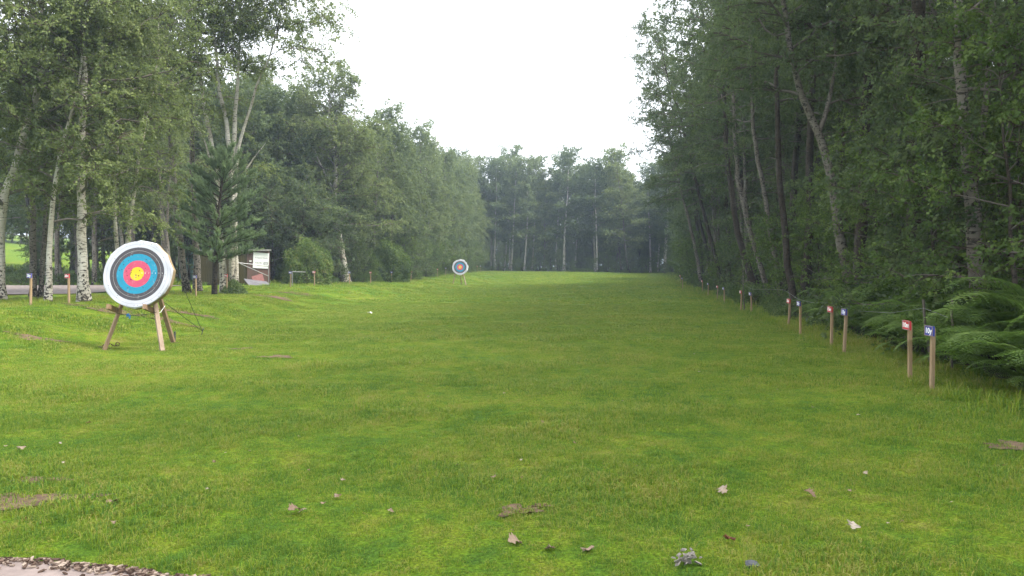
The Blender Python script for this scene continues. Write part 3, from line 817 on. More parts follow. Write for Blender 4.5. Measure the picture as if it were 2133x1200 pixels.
# right wall: front row, then deeper rows
wood(spread(22, lambda y: (float(xr(y)) + 1.6, float(xr(y)) + 4.0), 10, 62, 2.0), K['right'], .85, 1.1, 'birch_tree', 'tall tree along the front row of the right-hand wood, counted from the camera', 'front row of the right-hand wood', order='y')
wood(spread(52, lambda y: (float(xr(y)) + 4.0, float(xr(y)) + 17), 3, 66, 2.4), K['right'], .85, 1.15, 'woodland_tree', 'tree deep inside the dark wood on the right', 'trees inside the right-hand wood')
for (x, y, s, tl) in [(13.8, 52, .86, -.26), (15.2, 60, .88, -.22), (14.0, 47, 1.10, -.15), (13.6, 57, .92, -.26), (12.6, 41, 1.08, -.13), (15.3, 63, .85, -.14)]:
    w, c = K['right'][1 if y != 57 else 0]
    place_tree(w, c, 'overhanging_tree', (x, y, T(x, y)), {52: .3, 60: -.2, 47: 0, 57: .2, 41: -.3, 63: 0}[y], s, {52: 'tall leaning tree between the tallest and the furthest reaching one', 60: 'leaning tree just behind the one reaching furthest left', 47: 'tallest tree leaning out over the field from the right-hand wood', 57: 'tree reaching furthest left into the sky from the right-hand wood', 41: 'tall leaning tree just nearer than the tallest right-hand one', 63: 'lower leaning tree at the far end of the tall right-hand wood'}[y], 'tree', 'trees leaning over the field from the right', (0, tl))
wood(spread(34, lambda y: (float(xr(y)) + 2.2, float(xr(y)) + 12), 64, 106, 2.4), K['far'], .85, 1.05, 'woodland_tree', 'lower tree of the receding far part of the right-hand wood', 'far part of the right-hand wood')
wood(spread(6, lambda y: (5.2, 14), -10, 4, 2.4), K['right'], .9, 1.1, 'woodland_tree', 'tree of the right-hand wood where it goes on beside the shooting line', 'right-hand wood beside the shooting line')
# end of the field
wood(spread(26, lambda y: (-9, 27), 107, 112, 1.8), K['end'], .85, 1.06, 'birch_tree', 'pale stemmed tree from the left in the row closing the far end', 'front row at the far end of the field', order='x')
wood(spread(60, lambda y: (-22, 44), 113, 140, 2.4), K['far'] + [K['end'][0]], .92, 1.12, 'woodland_tree', 'tree behind the front row at the far end of the field', 'back rows at the far end of the field')
wood(spread(40, lambda y: (-34, 56), 126, 150, 2.6), K['far'][:2], .95, 1.1, 'woodland_tree', 'tree in the deepest rows beyond the far end of the field', 'deepest rows beyond the far end')
# left wood along the field
wood(spread(24, lambda y: (float(xl(y)) - 4.2, float(xl(y)) - 2.0), 55, 106, 2.0), K['far'][:2], .74, .95, 'birch_tree', 'leafy front tree of the left-hand wood beyond the leaning birch, counted from the camera', 'front row of the left-hand wood', order='y')
wood(spread(44, lambda y: (float(xl(y)) - 18, float(xl(y)) - 4.5), 47, 106, 2.5), K['far'], .8, .98, 'woodland_tree', 'tree inside the left-hand wood beyond the shed', 'trees inside the left-hand wood')
# around and behind the sheds and the track
wood(spread(8, lambda y: (-24, -16.6), 41, 46, 2.0), K['birch'], .75, .92, 'birch_tree', 'birch beside the gravel track left of the sheds, counted from the camera', 'birches near the sheds', order='y')
wood(spread(46, lambda y: (-52, -17), 43, 62, 2.0), K['birch'] + [K['far'][2]], .8, 1.0, 'woodland_tree', 'dark trunked tree in the belt beyond the gravel track', 'belt of trees beyond the track')
wood(spread(9, lambda y: (-21, -13.8), 19, 25, 2.0), K['birch'], .8, .95, 'birch_tree', 'birch of the near left group beyond the posts, counted from the camera', 'birches at the near left', order='y')
wood(spread(60, lambda y: (-150, -45), 112, 130, 2.6), K['far'][:2], .9, 1.1, 'woodland_tree', 'small distant tree beyond the sunny meadow at far left', 'distant trees beyond the meadow', 'tree')
# understory
wood(spread(30, lambda y: (float(xr(y)) + 1.6, float(xr(y)) + 4.6), 12, 64, 1.25), K['hazel'], .75, 1.15, 'hazel_bush', 'leafy hazel bush along the right-hand field edge, counted from the camera', 'hazels under the right-hand wood', 'bush', order='y')
wood(spread(24, lambda y: (float(xr(y)) + 4.6, float(xr(y)) + 11), 8, 50, 1.6), K['hazel'], .9, 1.3, 'hazel_bush', 'shaded understory bush deeper in the right-hand wood', 'understory of the right-hand wood', 'bush')
wood(spread(20, lambda y: (float(xr(y)) + 1.2, float(xr(y)) + 3.5), 62, 104, 1.4), K['hazel'], .7, 1.1, 'hazel_bush', 'low bush at the foot of the far right-hand trees, counted from the camera', 'bushes at the far right edge', 'bush', order='y')
wood(spread(34, lambda y: (float(xl(y)) - 2.6, float(xl(y)) - 1.1), 52, 104, 1.2), K['hazel'], .5, .95, 'hazel_bush', 'low bush at the foot of the left-hand wood, counted from the camera', 'bushes along the left-hand wood', 'bush', order='y')
wood(spread(16, lambda y: (float(xl(y)) - 9, float(xl(y)) - 3), 46, 60, 1.6), [K['hazel'][2]], .9, 1.3, 'understory_bush', 'dark bush in the shade right of the shed, counted from the camera', 'dark bushes behind the shed', 'bush', order='y')
wood(spread(26, lambda y: (-46, -18), 42, 50, 1.7), K['hazel'], .35, .75, 'understory_bush', 'low sapling in the shade beyond the gravel track', 'saplings beyond the track', 'bush')
wood(spread(40, lambda y: (-12, 32), 112, 125, 1.8), K['hazel'], .8, 1.2, 'understory_bush', 'shaded bush between the trunks at the far end', 'shaded bushes at the far end', 'bush')
wood(spread(22, lambda y: (-8, 26), 105.6, 108, 1.5), K['hazel'], .3, .6, 'understory_bush', 'low bush at the foot of the far row of trees', 'bushes at the far end', 'bush')
# two bright hazels above the ferns at the right edge
for (px, D, s, lb) in [(2120, 11.5, 1.0, 'bright leaved hazel in front of the forked birch at the right edge'), (1960, 15.5, 1.0, 'hazel bush behind the ferns above the blue 10y post'), (1835, 18.5, .95, 'hazel bush between the curving birch and the slim trunk in the ferns')]:
    p = gpt(px, D); place_tree(*K['hazel'][0], 'hazel_bush', p, rnd.uniform(0, 6), s, lb, 'bush')

# young pine in front of the many stemmed birch
def pine():
    wd, cr = Buf(), Buf()
    D = 29; base = gpt(446, D)
    pts = []
    for (px, py) in [(446, 603), (449, 540), (454, 470), (460, 410), (466, 370), (470, 330)]:
        p = at(px, py, D); pts.append((p.x - base.x, 0, p.z - base.z))
    pts[0] = (0, 0, -.05)
    Q = smooth_path(pts, 14); s = np.linspace(0, 1, 14)
    wd.tube(Q, .105 * (1 - .8 * s), 9, 0, .5, True, .05)
    top = Q[-1, 2]
    for z in np.arange(1.15, top, .17):
        v = (z - 1.15) / (top - 1.15)
        o = np.array([np.interp(z, Q[:, 2], Q[:, c]) for c in range(3)])
        for a in range(5):
            az = rng.uniform(0, 2 * PI); L = (1.70 * (1 - v) ** .45 * (.6 + .4 * min(1, v * 3)) + .25) * rng.uniform(.6, 1.15)
            el = rng.uniform(0, .35) + .5 * v
            d = np.array([math.cos(az) * math.cos(el), math.sin(az) * math.cos(el), math.sin(el)])
            q = np.linspace(0, 1, 5)[:, None]
            ax = o + d * L * q + np.array([0, 0, .12 * L]) * q ** 2
            wd.tube(ax, .018 * (1 - .8 * q[:, 0]), 4, 0, .5, False)
            nt = int(7 + L * 13)
            tt = rng.uniform(.3, 1, nt)
            o2 = np.stack([np.interp(tt, q[:, 0], ax[:, i]) for i in range(3)], 1)
            dd = norm(d * .7 + rng.standard_normal((nt, 3)) * .4 + np.array([0, 0, .85]))
            l2 = rng.uniform(.12, .28, nt)
            nn = 46
            jj = np.repeat(np.arange(nt), nn); m = len(jj)
            P = o2[jj] + dd[jj] * (l2[jj] * rng.uniform(0, 1, m))[:, None]
            nd = norm(dd[jj] * .9 + rng.standard_normal((m, 3)) * .55)
            sd_ = norm(np.cross(nd, rng.standard_normal((m, 3)))) * .0055
            l = rng.uniform(.05, .085, m)[:, None]
            cr.quads(np.stack([P - sd_, P + sd_, P + nd * l + sd_ * .5, P + nd * l - sd_ * .5], 1), 0, np.clip(.5 + .25 * rng.standard_normal(nt), 0, 1)[jj])
    place_tree(wd.mesh('trunk', [M['dark_bark'], M['limb']]), cr.mesh('crown', [M['needle'], M['twig']]), 'pine_tree', base, 0, 1, 'young dark green pine with a bare thin stem in front of the brown shed', 'pine tree')
pine()

# rounded shrubs
def dome(rx, rz, n, leaf, lm, seed, flat=.9):
    r = np.random.default_rng(seed); b = Buf()
    d = norm(r.standard_normal((n, 3))); d[:, 2] = np.abs(d[:, 2]) * 1.0 - .12
    d = norm(d)
    lump = 1 + .10 * np.sin(d[:, 0] * 7 + seed) * np.sin(d[:, 1] * 6) + .09 * np.sin(d[:, 2] * 9 + d[:, 0] * 5) + .05 * np.sin(d[:, 1] * 17 + d[:, 2] * 13)
    q = lump * (1 - np.abs(r.standard_normal(n)) * .10)
    P = d * np.array([rx, rx, rz * flat]) * q[:, None] + np.array([0, 0, rz * .12])
    P[:, 2] = np.maximum(P[:, 2], .03 + .05 * r.uniform(0, 1, n))
    cl = np.clip(.45 + .25 * np.sin(d[:, 0] * 11 + d[:, 2] * 9) * np.sin(d[:, 1] * 10 + seed) + .2 * r.standard_normal(n), 0, 1)
    add_leaves(b, P, d, leaf, .25, 0, cl, .55)
    for k in range(14):
        a = r.uniform(0, 6.28); e = np.array([math.cos(a) * rx * .7, math.sin(a) * rx * .7, rz * r.uniform(.5, .85)])
        q = np.linspace(0, 1, 5)[:, None]
        b.tube(e * q * np.array([1, 1, 1]) + np.array([0, 0, .2]) * q * (1 - q), .02 * (1.1 - q[:, 0]), 4, 1, .5, False)
    return b.mesh('foliage', [lm, M['twig']])
def shrub(name, px, D, me, label, cat='shrub', s=1.0, group=None, rz=0, flower=None):
    p = gpt(px, D)
    e = empty(name, p, rz, label, cat, group); e.scale = (s, s, s)
    link('foliage', me, e)
    return e
shrub('round_shrub', 641, 43, dome(1.28, 2.35, 11000, .11, M['shrub_leaf'], 3), 'rounded bronze tinged shrub behind the red 40m post')
shrub('leafy_bush', 808, 56.5, dome(1.6, 2.7, 12000, .14, M['hazel_leaf'], 5), 'bright green bush between the 50m and 60m posts on the left')
shrub('leafy_bush', 605, 46.5, dome(.9, 1.5, 5000, .11, M['hazel_leaf'], 8), 'small bush at the left shoulder of the round bronze tinged shrub')
bme = [dome(.8, .75, 2600, .075, M['bramble'], 11), dome(1.0, .6, 3000, .07, M['bramble'], 12), dome(.7, .9, 2600, .08, M['hazel_leaf'], 13)]
def brambles(n, fx, y0, y1, md, label, group, smin=.6, smax=1.1):
    pts = []; lab0 = label
    for _ in range(5000):
        if len(pts) >= n: break
        y = rnd.uniform(y0, y1); a, b = fx(y); x = rnd.uniform(a, b)
        if abs(x + .206 * y) < 1.0 and 44 < y < 52: continue
        if 30 < y < 50 and -.43 < x / y < -.362: continue
        if all((x - p[0]) ** 2 + (y - p[1]) ** 2 > md * md for p in pts): pts.append((x, y))
    pts.sort(key=lambda p: p[1])
    for i_, (x, y) in enumerate(pts):
        if 'edge' in group or 'posts' in group: label = ORD[i_] + ' ' + lab0 + ', counted from the camera'
        e = empty('bramble_bush', (x, y, T(x, y) - .05), rnd.uniform(0, 6), label, 'bramble', group)
        s = rnd.uniform(smin, smax); e.scale = (s, s, s)
        link('foliage', rnd.choice(bme), e)
brambles(44, lambda y: (float(xr(y)) + .9, float(xr(y)) + 2.6), 19, 60, .9, 'low bramble clump along the right-hand field edge', 'brambles along the right-hand edge')
brambles(28, lambda y: (float(xr(y)) + 1.4, float(xr(y)) + 2.6), 60, 104, 1.2, 'far low bramble clump beneath the right-hand trees', 'far brambles on the right', .6, 1.2)
brambles(40, lambda y: (float(xl(y)) - 2.4, float(xl(y)) - .9), 46, 100, .9, 'low green undergrowth clump behind the left-hand posts', 'undergrowth behind the left-hand posts', .6, 1.1)
brambles(26, lambda y: (-4, 21), 105.2, 106.4, 1.2, 'low dark clump at the foot of the far trees', 'clumps at the far end', .5, .9)
brambles(46, lambda y: (-46, -17), 41.8, 48, 1.2, 'low dark clump beyond the gravel track', 'clumps beyond the track', .7, 1.2)
brambles(30, lambda y: (float(xr(y)) + 2.4, float(xr(y)) + 8), 6, 30, 1.1, 'shaded bramble clump on the floor of the right-hand wood', 'brambles inside the right-hand wood', .7, 1.2)

# far-off wood that closes the view low between the trunks
b = Buf()
n = 52000
q = rng.uniform(0, 1, n)
xx = -75 + 165 * q; yy = 152 + rng.uniform(0, 8, n) - .0 * q
hz_ = (9 + 2.5 * np.sin(xx * .35) + 1.5 * np.sin(xx * 1.1)) * rng.uniform(0, 1, n) ** 1.5
P = np.stack([xx, yy, terr(xx, yy) + hz_], 1)
add_leaves(b, P, rng.standard_normal((n, 3)), .62, .2, 0, np.clip(.4 + .2 * np.sin(xx * .8) * np.sin(hz_ * .9) + .15 * rng.standard_normal(n), 0, 1))
n = 16000
yy = rng.uniform(20, 110, n); xx = xr(yy) + 21 + rng.uniform(0, 4, n); hz_ = 13 * rng.uniform(0, 1, n)
add_leaves(b, np.stack([xx, yy, terr(xx, yy) + hz_], 1), rng.standard_normal((n, 3)), .5, .2, 0, np.clip(.4 + .2 * rng.standard_normal(n), 0, 1))
n = 9000
yy = rng.uniform(66, 106, n); xx = xl(yy) - 22 - rng.uniform(0, 4, n); hz_ = 9 * rng.uniform(0, 1, n)
add_leaves(b, np.stack([xx, yy, terr(xx, yy) + hz_], 1), rng.standard_normal((n, 3)), .5, .2, 0, np.clip(.4 + .2 * rng.standard_normal(n), 0, 1))
tag(b.build('distant_wood', [M['dark_leaf']]), 'dim mass of further woodland behind the rows of trees', 'wood', kind='stuff')

# ------------------------------------------------------------------ bracken
def frond(seed, L=1.0, up=.9):
    r = np.random.default_rng(seed); b = Buf()
    n = 21
    s = np.linspace(0, 1, 14)
    # rises, then arches over
    ang = np.interp(s, [0, .35, 1], [up + .35, up * .85, -.55 - r.uniform(0, .3)])
    dx = np.cos(ang) * L / 13; dz = np.sin(ang) * L / 13
    P = np.stack([np.cumsum(dx) - dx[0], np.cumsum(.02 * r.standard_normal(14)), np.cumsum(dz) - dz[0]], 1)
    b.tube(P, .006 * (1 - .8 * s), 3, 0, .3, False)
    tv = np.linspace(.30, .985, n)
    prof = np.interp(tv, [.30, .36, .5, .75, 1], [.15, .30, .30, .19, .03]) * L
    for sg in (-1, 1):
        for i in range(n):
            o = np.array([np.interp(tv[i], s, P[:, c]) for c in range(3)])
            tg = norm(np.array([np.interp(min(1, tv[i] + .03), s, P[:, c]) for c in range(3)]) - np.array([np.interp(tv[i] - .03, s, P[:, c]) for c in range(3)]))
            sd_ = np.array([0, sg, 0.0])
            d = norm(sd_ + tg * .42 + np.array([0, 0, .10]) + r.standard_normal(3) * .06)
            l = prof[i] * r.uniform(.88, 1.1)
            m = max(3, int(9 * l / (.3 * L) + 1))
            q = (np.arange(m) + .5) / m
            Q0 = o + d * (l * q)[:, None] + np.array([0, 0, -1.]) * (l * .30 * q ** 2)[:, None]
            wl_ = (.15 * l * (1 - q * .85) + .005)
            for s2 in (-1, 1):
                dd = norm(tg * s2 + d * .45 + np.array([0, 0, -.15]))
                h = d * (l / m * .46)
                tip = Q0 + dd * wl_[:, None]
                b.quads(np.stack([Q0 - h, Q0 + h, tip + h * .35, tip - h * .1], 1), 0, np.clip(.5 + .15 * r.standard_normal(m) + .1 * (i % 3 - 1), 0, 1))
    return b.mesh('frond', M['fern'])
FR = [frond(21, 1.25, 1.25), frond(22, 1.1, 1.05), frond(23, 1.4, 1.3), frond(24, 1.0, .8)]
fern_pts = []
for _ in range(8000):
    if len(fern_pts) >= 104: break
    y = rnd.uniform(6.6, 22); x = rnd.uniform(float(xr(y)) + (.95 if y > 10 else .6), float(xr(y)) + 4.2)
    if all((x - p[0]) ** 2 + (y - p[1]) ** 2 > .52 ** 2 for p in fern_pts): fern_pts.append((x, y))
fern_pts += [(7.35, 14.2), (7.6, 15.4)]
fern_pts.sort(key=lambda p: p[1]); ne = 0
for i, (x, y) in enumerate(fern_pts):
    edge = x - float(xr(y))
    lb, gp = ('bracken fern leaning out over the grass on the right-hand edge', 'bracken along the field edge') if edge < 2.0 else ('bracken fern in the bank under the right-hand trees', 'bracken bank under the trees')
    if edge < 2.0: lb = ORD[ne] + ' bracken fern along the grass on the right-hand edge, counted from the camera'; ne += 1
    s = rnd.uniform(.9, 1.15) * (1.0 if edge < 1.6 else 1.4)
    e = empty('bracken_fern', (x, y, T(x, y) + (0.0 if edge < 1.6 else .1)), 0, lb, 'fern', gp)
    e.scale = (s, s, s)
    nf = rnd.choice([6, 7])
    for k in range(nf):
        az = PI + rnd.uniform(-1.5, 1.5) if rnd.random() < .75 else rnd.uniform(0, 6.28)
        o = link('frond', rnd.choice(FR), e, (rnd.uniform(-.12, .12), rnd.uniform(-.12, .12), 0), (rnd.uniform(-.25, .25), rnd.uniform(-.25, .1), az))
        z = rnd.uniform(.75, 1.1); o.scale = (z, z, z)

# ------------------------------------------------------------------ targets
def text_mesh(txt, size, mat, bold=.0):
    cu = bpy.data.curves.new('lettering', 'FONT'); cu.body = txt; cu.size = size; cu.align_x = 'CENTER'; cu.align_y = 'CENTER'
    cu.extrude = .0006; cu.offset = bold
    ob = bpy.data.objects.new('lettering_src', cu); COL.objects.link(ob)
    dg = bpy.context.evaluated_depsgraph_get(); dg.update()
    me = bpy.data.meshes.new_from_object(ob.evaluated_get(dg))
    bpy.data.objects.remove(ob); me.materials.clear(); me.materials.append(mat)
    return me

def make_target(loc, label, far=False):
    root = empty('archery_target', loc, 0, label, 'archery target')
    lean = R(12)
    wood_m = M['pale_wood'] if far else M['stand_wood']
    Mx = Matrix.Rotation(-lean, 4, 'X')       # top leans away (+Y)
    # stand: two front legs meeting at the top and one rear leg
    zb = .80
    apex = Vector((.0, .52, 1.80))
    fl, fr_, rl = Vector((-.535, 0, -.03)), Vector((.535, .0, -.03)), Vector((.08, 1.55, -.03))
    for (f, s, mm) in ((fl, -1, wood_m), (fr_, 1, M['pale_wood'])):
        b = Buf(); b.beam(f, apex + Vector((s * .05, -.03, 0)), .075, .05); b.build('leg', mm, root)
    b = Buf(); b.beam(rl, apex + Vector((0, .05, -.02)), .075, .055); b.build('leg', wood_m, root)
    for s in (-1, 1):
        f = fl if s < 0 else fr_
        p = f.lerp(apex + Vector((s * .05, -.03, 0)), .42)
        fw = Vector((0, -math.cos(lean), math.sin(lean) * 1.25)).normalized()
        b = Buf(); b.beam(p + Vector((s * .045 if s < 0 else -.06, .10, -.045)) - fw * .02, p + Vector((s * .045 if s < 0 else -.06, .10, -.045)) + fw * .46, .055, .085)
        b.build('support_arm', wood_m, root)
    # the straw boss
    N = 26; r0 = .628; th = .15
    rr = [r0 * (1 + .018 * math.sin(5 * k + 1) + .012 * math.cos(3 * k)) * (1.0 if k % 2 == 0 else .985) for k in range(N)]
    bz = Vector((0.07, .12, 1.375)); 
    def ring(scale, y): return [(rr[k] * scale * math.cos(2 * PI * (k + .5) / N), y, rr[k] * scale * math.sin(2 * PI * (k + .5) / N)) for k in range(N)]
    V = [(0, -th / 2, 0)] + ring(.97, -th / 2) + ring(1.0, -th / 2 + .02) + ring(1.0, th / 2 - .02) + ring(.97, th / 2) + [(0, th / 2, 0)]
    Fc, ms = [], []
    for k in range(N):
        j = (k + 1) % N
        Fc.append((0, 1 + k, 1 + j)); ms.append(0)
        for q in range(3):
            a = 1 + q * N; Fc.append((a + k, a + N + k, a + N + j, a + j)); ms.append([0, 0 if far else 1, 1][q])
        Fc.append((1 + 3 * N + k, 1 + 4 * N, 1 + 3 * N + j)); ms.append(1)
    me = pymesh('boss', V, Fc, [M['boss_far'] if far else M['boss_white'], M['straw']])
    me.polygons.foreach_set('material_index', ms)
    boss = link('boss', me, root); boss.matrix_local = Matrix.Translation(bz) @ Mx
    N2 = 72; V = [(0, 0, 0)] + [(.6 * math.cos(2 * PI * k / N2), 0, .6 * math.sin(2 * PI * k / N2)) for k in range(N2)]
    V = []; Fd = []
    nr = 12
    for q in range(nr + 1):
        for k in range(N2):
            r_ = .606 * q / nr if q else .0005
            V.append((r_ * math.cos(2 * PI * k / N2), -.004 * math.sin(k * .7 + q) * (q / nr) , r_ * math.sin(2 * PI * k / N2)))
    for q in range(nr):
        for k in range(N2):
            j = (k + 1) % N2; Fd.append((q * N2 + k, (q + 1) * N2 + k, (q + 1) * N2 + j, q * N2 + j))
    fc = link('target_face', pymesh('target_face', V, Fd, M['target_face'], True), root)
    fc.matrix_local = Matrix.Translation(bz) @ Mx @ Matrix.Translation((0, -th / 2 - .008, 0))
    if not far:
        for i, ch in enumerate('9876543'):
            for sg in (1,):
                o = link('number', text_mesh(ch, .028, M['white_print']), fc, (.061 * (1.5 + i), -.007, 0.01), (R(90), 0, 0))
    return root, apex, bz

T1, apex, bz = make_target((-6.84, 14.35, T(-6.88, 14.4)), 'large near archery target of coloured rings on a wooden tripod stand, left of the field')
b = Buf(); q = np.linspace(0, 1, 12)[:, None]
A, B = np.array([-.33, .08, .68]), np.array([.40, .08, .70])
b.tube(A * (1 - q) + B * q + np.array([0, 0, -.05]) * (q * (1 - q) * 4), .005, 5); b.build('cross_cord', M['cord'], T1)
b = Buf()
for k in range(7):
    a = np.array([-.11 + .02 * math.sin(k * 2), .05, .64]); e = a + np.array([.05 * math.cos(k * 2.2), .02 * math.sin(k), .05 * math.sin(k * 1.7) - .02]); b.tube([a, (a + e) / 2 + .01, e], .008, 5)
b.build('blue_knot', M['blue_rope'], T1)
b = Buf(); b.tube([(.33, .14, .63), (.33, .4, .68), (.26, .75, .78)], .005, 5); b.build('white_tie', M['white_rope'], T1)

# guy lines and their pegs
pg = ghit(420, 699)
root = empty('guy_peg', pg, 0, 'small iron peg in the grass holding the target guy lines', 'peg')
b = Buf(); b.tube([(-.03, 0, -.05), (0, 0, .06), (.02, 0, .14)], [.008, .01, .012], 6); b.tube([(.02, 0, .135), (.035, 0, .15)], .017, 6); b.build('spike', M['iron_peg'], root)
b = Buf(); s1 = Vector(T1.location) + Vector((.05, .35, 1.15)) - pg; s2 = Vector(T1.location) + Vector((.12, .6, 1.42)) - pg
b.tube([(0, 0, .1), tuple(s1)], .006, 5); b.tube([(0, 0, .1), tuple(at(366, 562, 15.2) - pg)], .0055, 5)
b.tube([tuple(at(366, 562, 15.2) - pg), tuple(Vector(T1.location) + Vector((.05, .62, 1.62)) - pg)], .0055, 5)
b.build('guy_line', M['cord'], root)
pg = ghit(362, 714)
b = Buf(); b.beam((0, 0, -.05), (.01, 0, .22), .032, .03); o = b.build('ground_stake', M['iron_peg'], None, loc=pg); tag(o, 'short weathered stake beside the rear leg of the near target', 'stake')
pg = ghit(222, 723)
b = Buf(); q = np.linspace(0, 1, 12); b.tube(np.stack([-.1 + .28 * q, .02 * np.sin(q * 9), .015 + .03 * np.sin(q * 3.1) + .02 * np.sin(q * 14)], 1), .010, 6)
th = np.linspace(0, 2 * PI, 12); b.tube(np.stack([.19 + .035 * np.cos(th), .01 * np.sin(th), .05 + .035 * np.sin(th)], 1), .009, 6)
o = b.build('anchor_ring', M['rust'], None, loc=pg); tag(o, 'dark iron ring and spike at the left foot of the near target', 'anchor')

p2 = gpt(957, 62.6)
make_target((p2.x, 62.3, p2.z), 'small distant archery target standing far down the field', True)

# ------------------------------------------------------------------ distance posts
SX, SZ = .145, .112
def make_post(px, D, txt, colour, rz, tilt, label, group, h=.74, big=True, side=1):
    p = gpt(px, D)
    e = empty('distance_post', p, rz, label, 'distance post', group)
    e.rotation_euler = (tilt[0], tilt[1], rz)
    b = Buf(); b.box((0, 0, h / 2 - .06), (.038, .043, h - .06 + .12), None); b.build('stake', M['stake'], e)
    sg = Buf(); sg.box((0, -.040, h - SZ / 2), (SX, .028, SZ), None, 0)
    s = link('sign_board', sg.mesh('sign_board', M[colour]), e)
    r = Buf()
    for (cx_, cz_, w, hh) in ((0, SZ / 2 - .003, SX + .004, .007), (0, -SZ / 2 + .003, SX + .004, .007), (-SX / 2 + .003, 0, .007, SZ - .008), (SX / 2 - .003, 0, .007, SZ - .008)):
        r.box((cx_, -.0555, h - SZ / 2 + cz_), (w, .006, hh), None)
    r.build('rim', M['frame_edge'], s)
    tm = link('lettering', TXT[txt], s, (0, -.0552, h - SZ / 2), (R(90), 0, 0))
    return e
TXT = {t_: text_mesh(t_, .082, M['white_print'], .0034) for t_ in ['10m', '10y', '15m', '15y', '20m', '20y', '30m', '30y', '40m', '40y', '50m', '50y', '60m', '60y', '70m', '80y', '90m', '100y']}
LEFT = [(63, 18.3, '20y'), (143, 20, '20m'), (408, 27.4, '30y'), (472, 30, '30m'), (605, 36.6, '40y'), (655, 40, '40m'), (728, 45.7, '50y'), (772, 50, '50m'),
        (816, 54.9, '60y'), (856, 60, '60m'), (911, 70, '70m'), (928, 73.1, '80y'), (994, 90, '90m'), (1001, 91.4, '100y')]
RIGHT = [(1898, 10, '10m'), (1944, 9.14, '10y'), (1733, 15, '15m'), (1760, 13.7, '15y'), (1643, 20, '20m'), (1668, 18.3, '20y'), (1544, 30, '30m'), (1566, 27.4, '30y'),
         (1494, 40, '40m'), (1509, 36.6, '40y'), (1463, 50, '50m'), (1475, 45.7, '50y'), (1418, 60, '60m'), (1422, 54.9, '60y')]
for (px, D, tx) in LEFT:
    cn = 'red' if tx.endswith('m') else 'blue'
    make_post(px, D, tx, cn, R(-22 if D < 35 else -10) * 1.0, (rnd.uniform(-.03, .03), rnd.uniform(-.03, .05)), 'wooden distance post with %s %s sign on the left side of the field' % (cn, tx), 'distance posts along the left edge')
for (px, D, tx) in RIGHT:
    cn = 'red' if tx.endswith('m') else 'blue'
    make_post(px, D, tx, cn, R(-84), (rnd.uniform(-.04, .05), .035 + rnd.uniform(-.02, .02)), 'wooden distance post with %s %s sign on the right side of the field' % (cn, tx), 'distance posts along the right edge', .76 if D > 9.5 else .745)

# ------------------------------------------------------------------ shed, container, scrap
D = 42
c0 = gpt(515, D)
ang = R(17)
sh = empty('wooden_shed', (c0.x, c0.y, c0.z - .03), ang, 'brown wooden shed with a flat roof and a white notice board', 'shed')
# local: near corner at origin, gable end towards +x, long side towards -x
Wd, Ln, Ht = 1.12, 3.1, 1.82
# gable end faces the camera along local x, long side runs back to the left
ea = Vector((1, 0, 0)); eb = Vector((-math.cos(R(32)), math.sin(R(32)), 0))
def plank(parent, p, dirv, w, h, z0, mat, n):
    me = None
b1 = Buf(); b1.box((0, 0, Ht / 2 + .06), (.136, .022, Ht - .06)); pl1 = b1.mesh('plank', M['brown_wood'])
b2 = Buf(); b2.box((0, 0, Ht / 2 + .06), (.148, .022, Ht - .12)); pl2 = b2.mesh('plank', M['olive_wood'])
front = empty_parent = link('gable_wall', (lambda b: (b.box((Wd / 2, .05, Ht / 2), (Wd, .05, Ht)), b.mesh('gable_wall', M['brown_wood']))[1])(Buf()), sh)
for k in range(8): link('plank', pl1, front, (.07 + k * .14, .012 + rnd.uniform(0, .006), 0))
sw = Buf(); mid = eb * (Ln / 2) + Vector((.0, .06, Ht / 2 - .03)); sw.box(mid, (Ln, .04, Ht - .06), Matrix.Rotation(math.atan2(eb.y, eb.x), 3, 'Z')); side_w = sw.build('side_wall', M['olive_wood'], sh)
for k in range(20):
    q = eb * (.09 + k * .153); link('plank', pl2, side_w, (q.x + .0, q.y + .022 - .0, 0), (0, 0, math.atan2(eb.y, eb.x)))
rb = Buf(); 
V = [Vector((-.1, -.12, 0)), Vector((Wd + .1, -.12, 0)), Vector((Wd + .1, .3, 0)) + eb * Ln * 1.0, eb * (Ln + .15) + Vector((-.1, -.1, 0))]
VV = [(v.x, v.y, Ht + .02) for v in V] + [(v.x, v.y, Ht + .10) for v in V]
roof = link('roof', pymesh('roof', VV, [(3, 2, 1, 0), (4, 5, 6, 7), (0, 1, 5, 4), (1, 2, 6, 5), (2, 3, 7, 6), (3, 0, 4, 7)], M['roof_felt']), sh)
ss = Buf(); ss.beam((Wd + .01, .1, .03), (Wd + .01, .1, Ht - .03), .05, .05); ss.build('corner_post', M['brown_wood'], sh)
bk = Buf(); bk.box((Wd / 2 - .01 + .02, .9, Ht / 2), (Wd - .1, 1.5, Ht - .1)); bk.build('body', M['brown_wood'], sh)
nb_ = empty('notice_board', (0, 0, 0)); bpy.data.objects.remove(nb_)
b = Buf(); b.box((0, 0, 0), (.80, .02, .82)); brd = b.build('notice_board', M['board_white'], sh, loc=(.70, -.02, 1.33), rot=(0, R(3.2), 0))
link('lettering', text_mesh('VI mpanc Fieuds', .098, M['grey_print'], .001), brd, (.0, -.013, .14), (R(90), 0, 0))
link('lettering', text_mesh('A ECI YBL', .075, M['dark_print'], .001), brd, (-.12, -.013, -.13), (R(90), 0, 0))
b = Buf()
for (x, z, w, h) in ((.24, -.08, .19, .02), (.24, -.21, .19, .02), (.15, -.16, .02, .1), (.33, -.145, .02, .12), (.24, -.145, .19, .012)): b.box((x, -.013, z), (w, .004, h))
b.build('logo_box', M['dark_print'], brd)
b = Buf(); b.box((.17, -.035, 1.30), (.11, .05, .07)); b.build('small_box', M['white_paint'], sh)

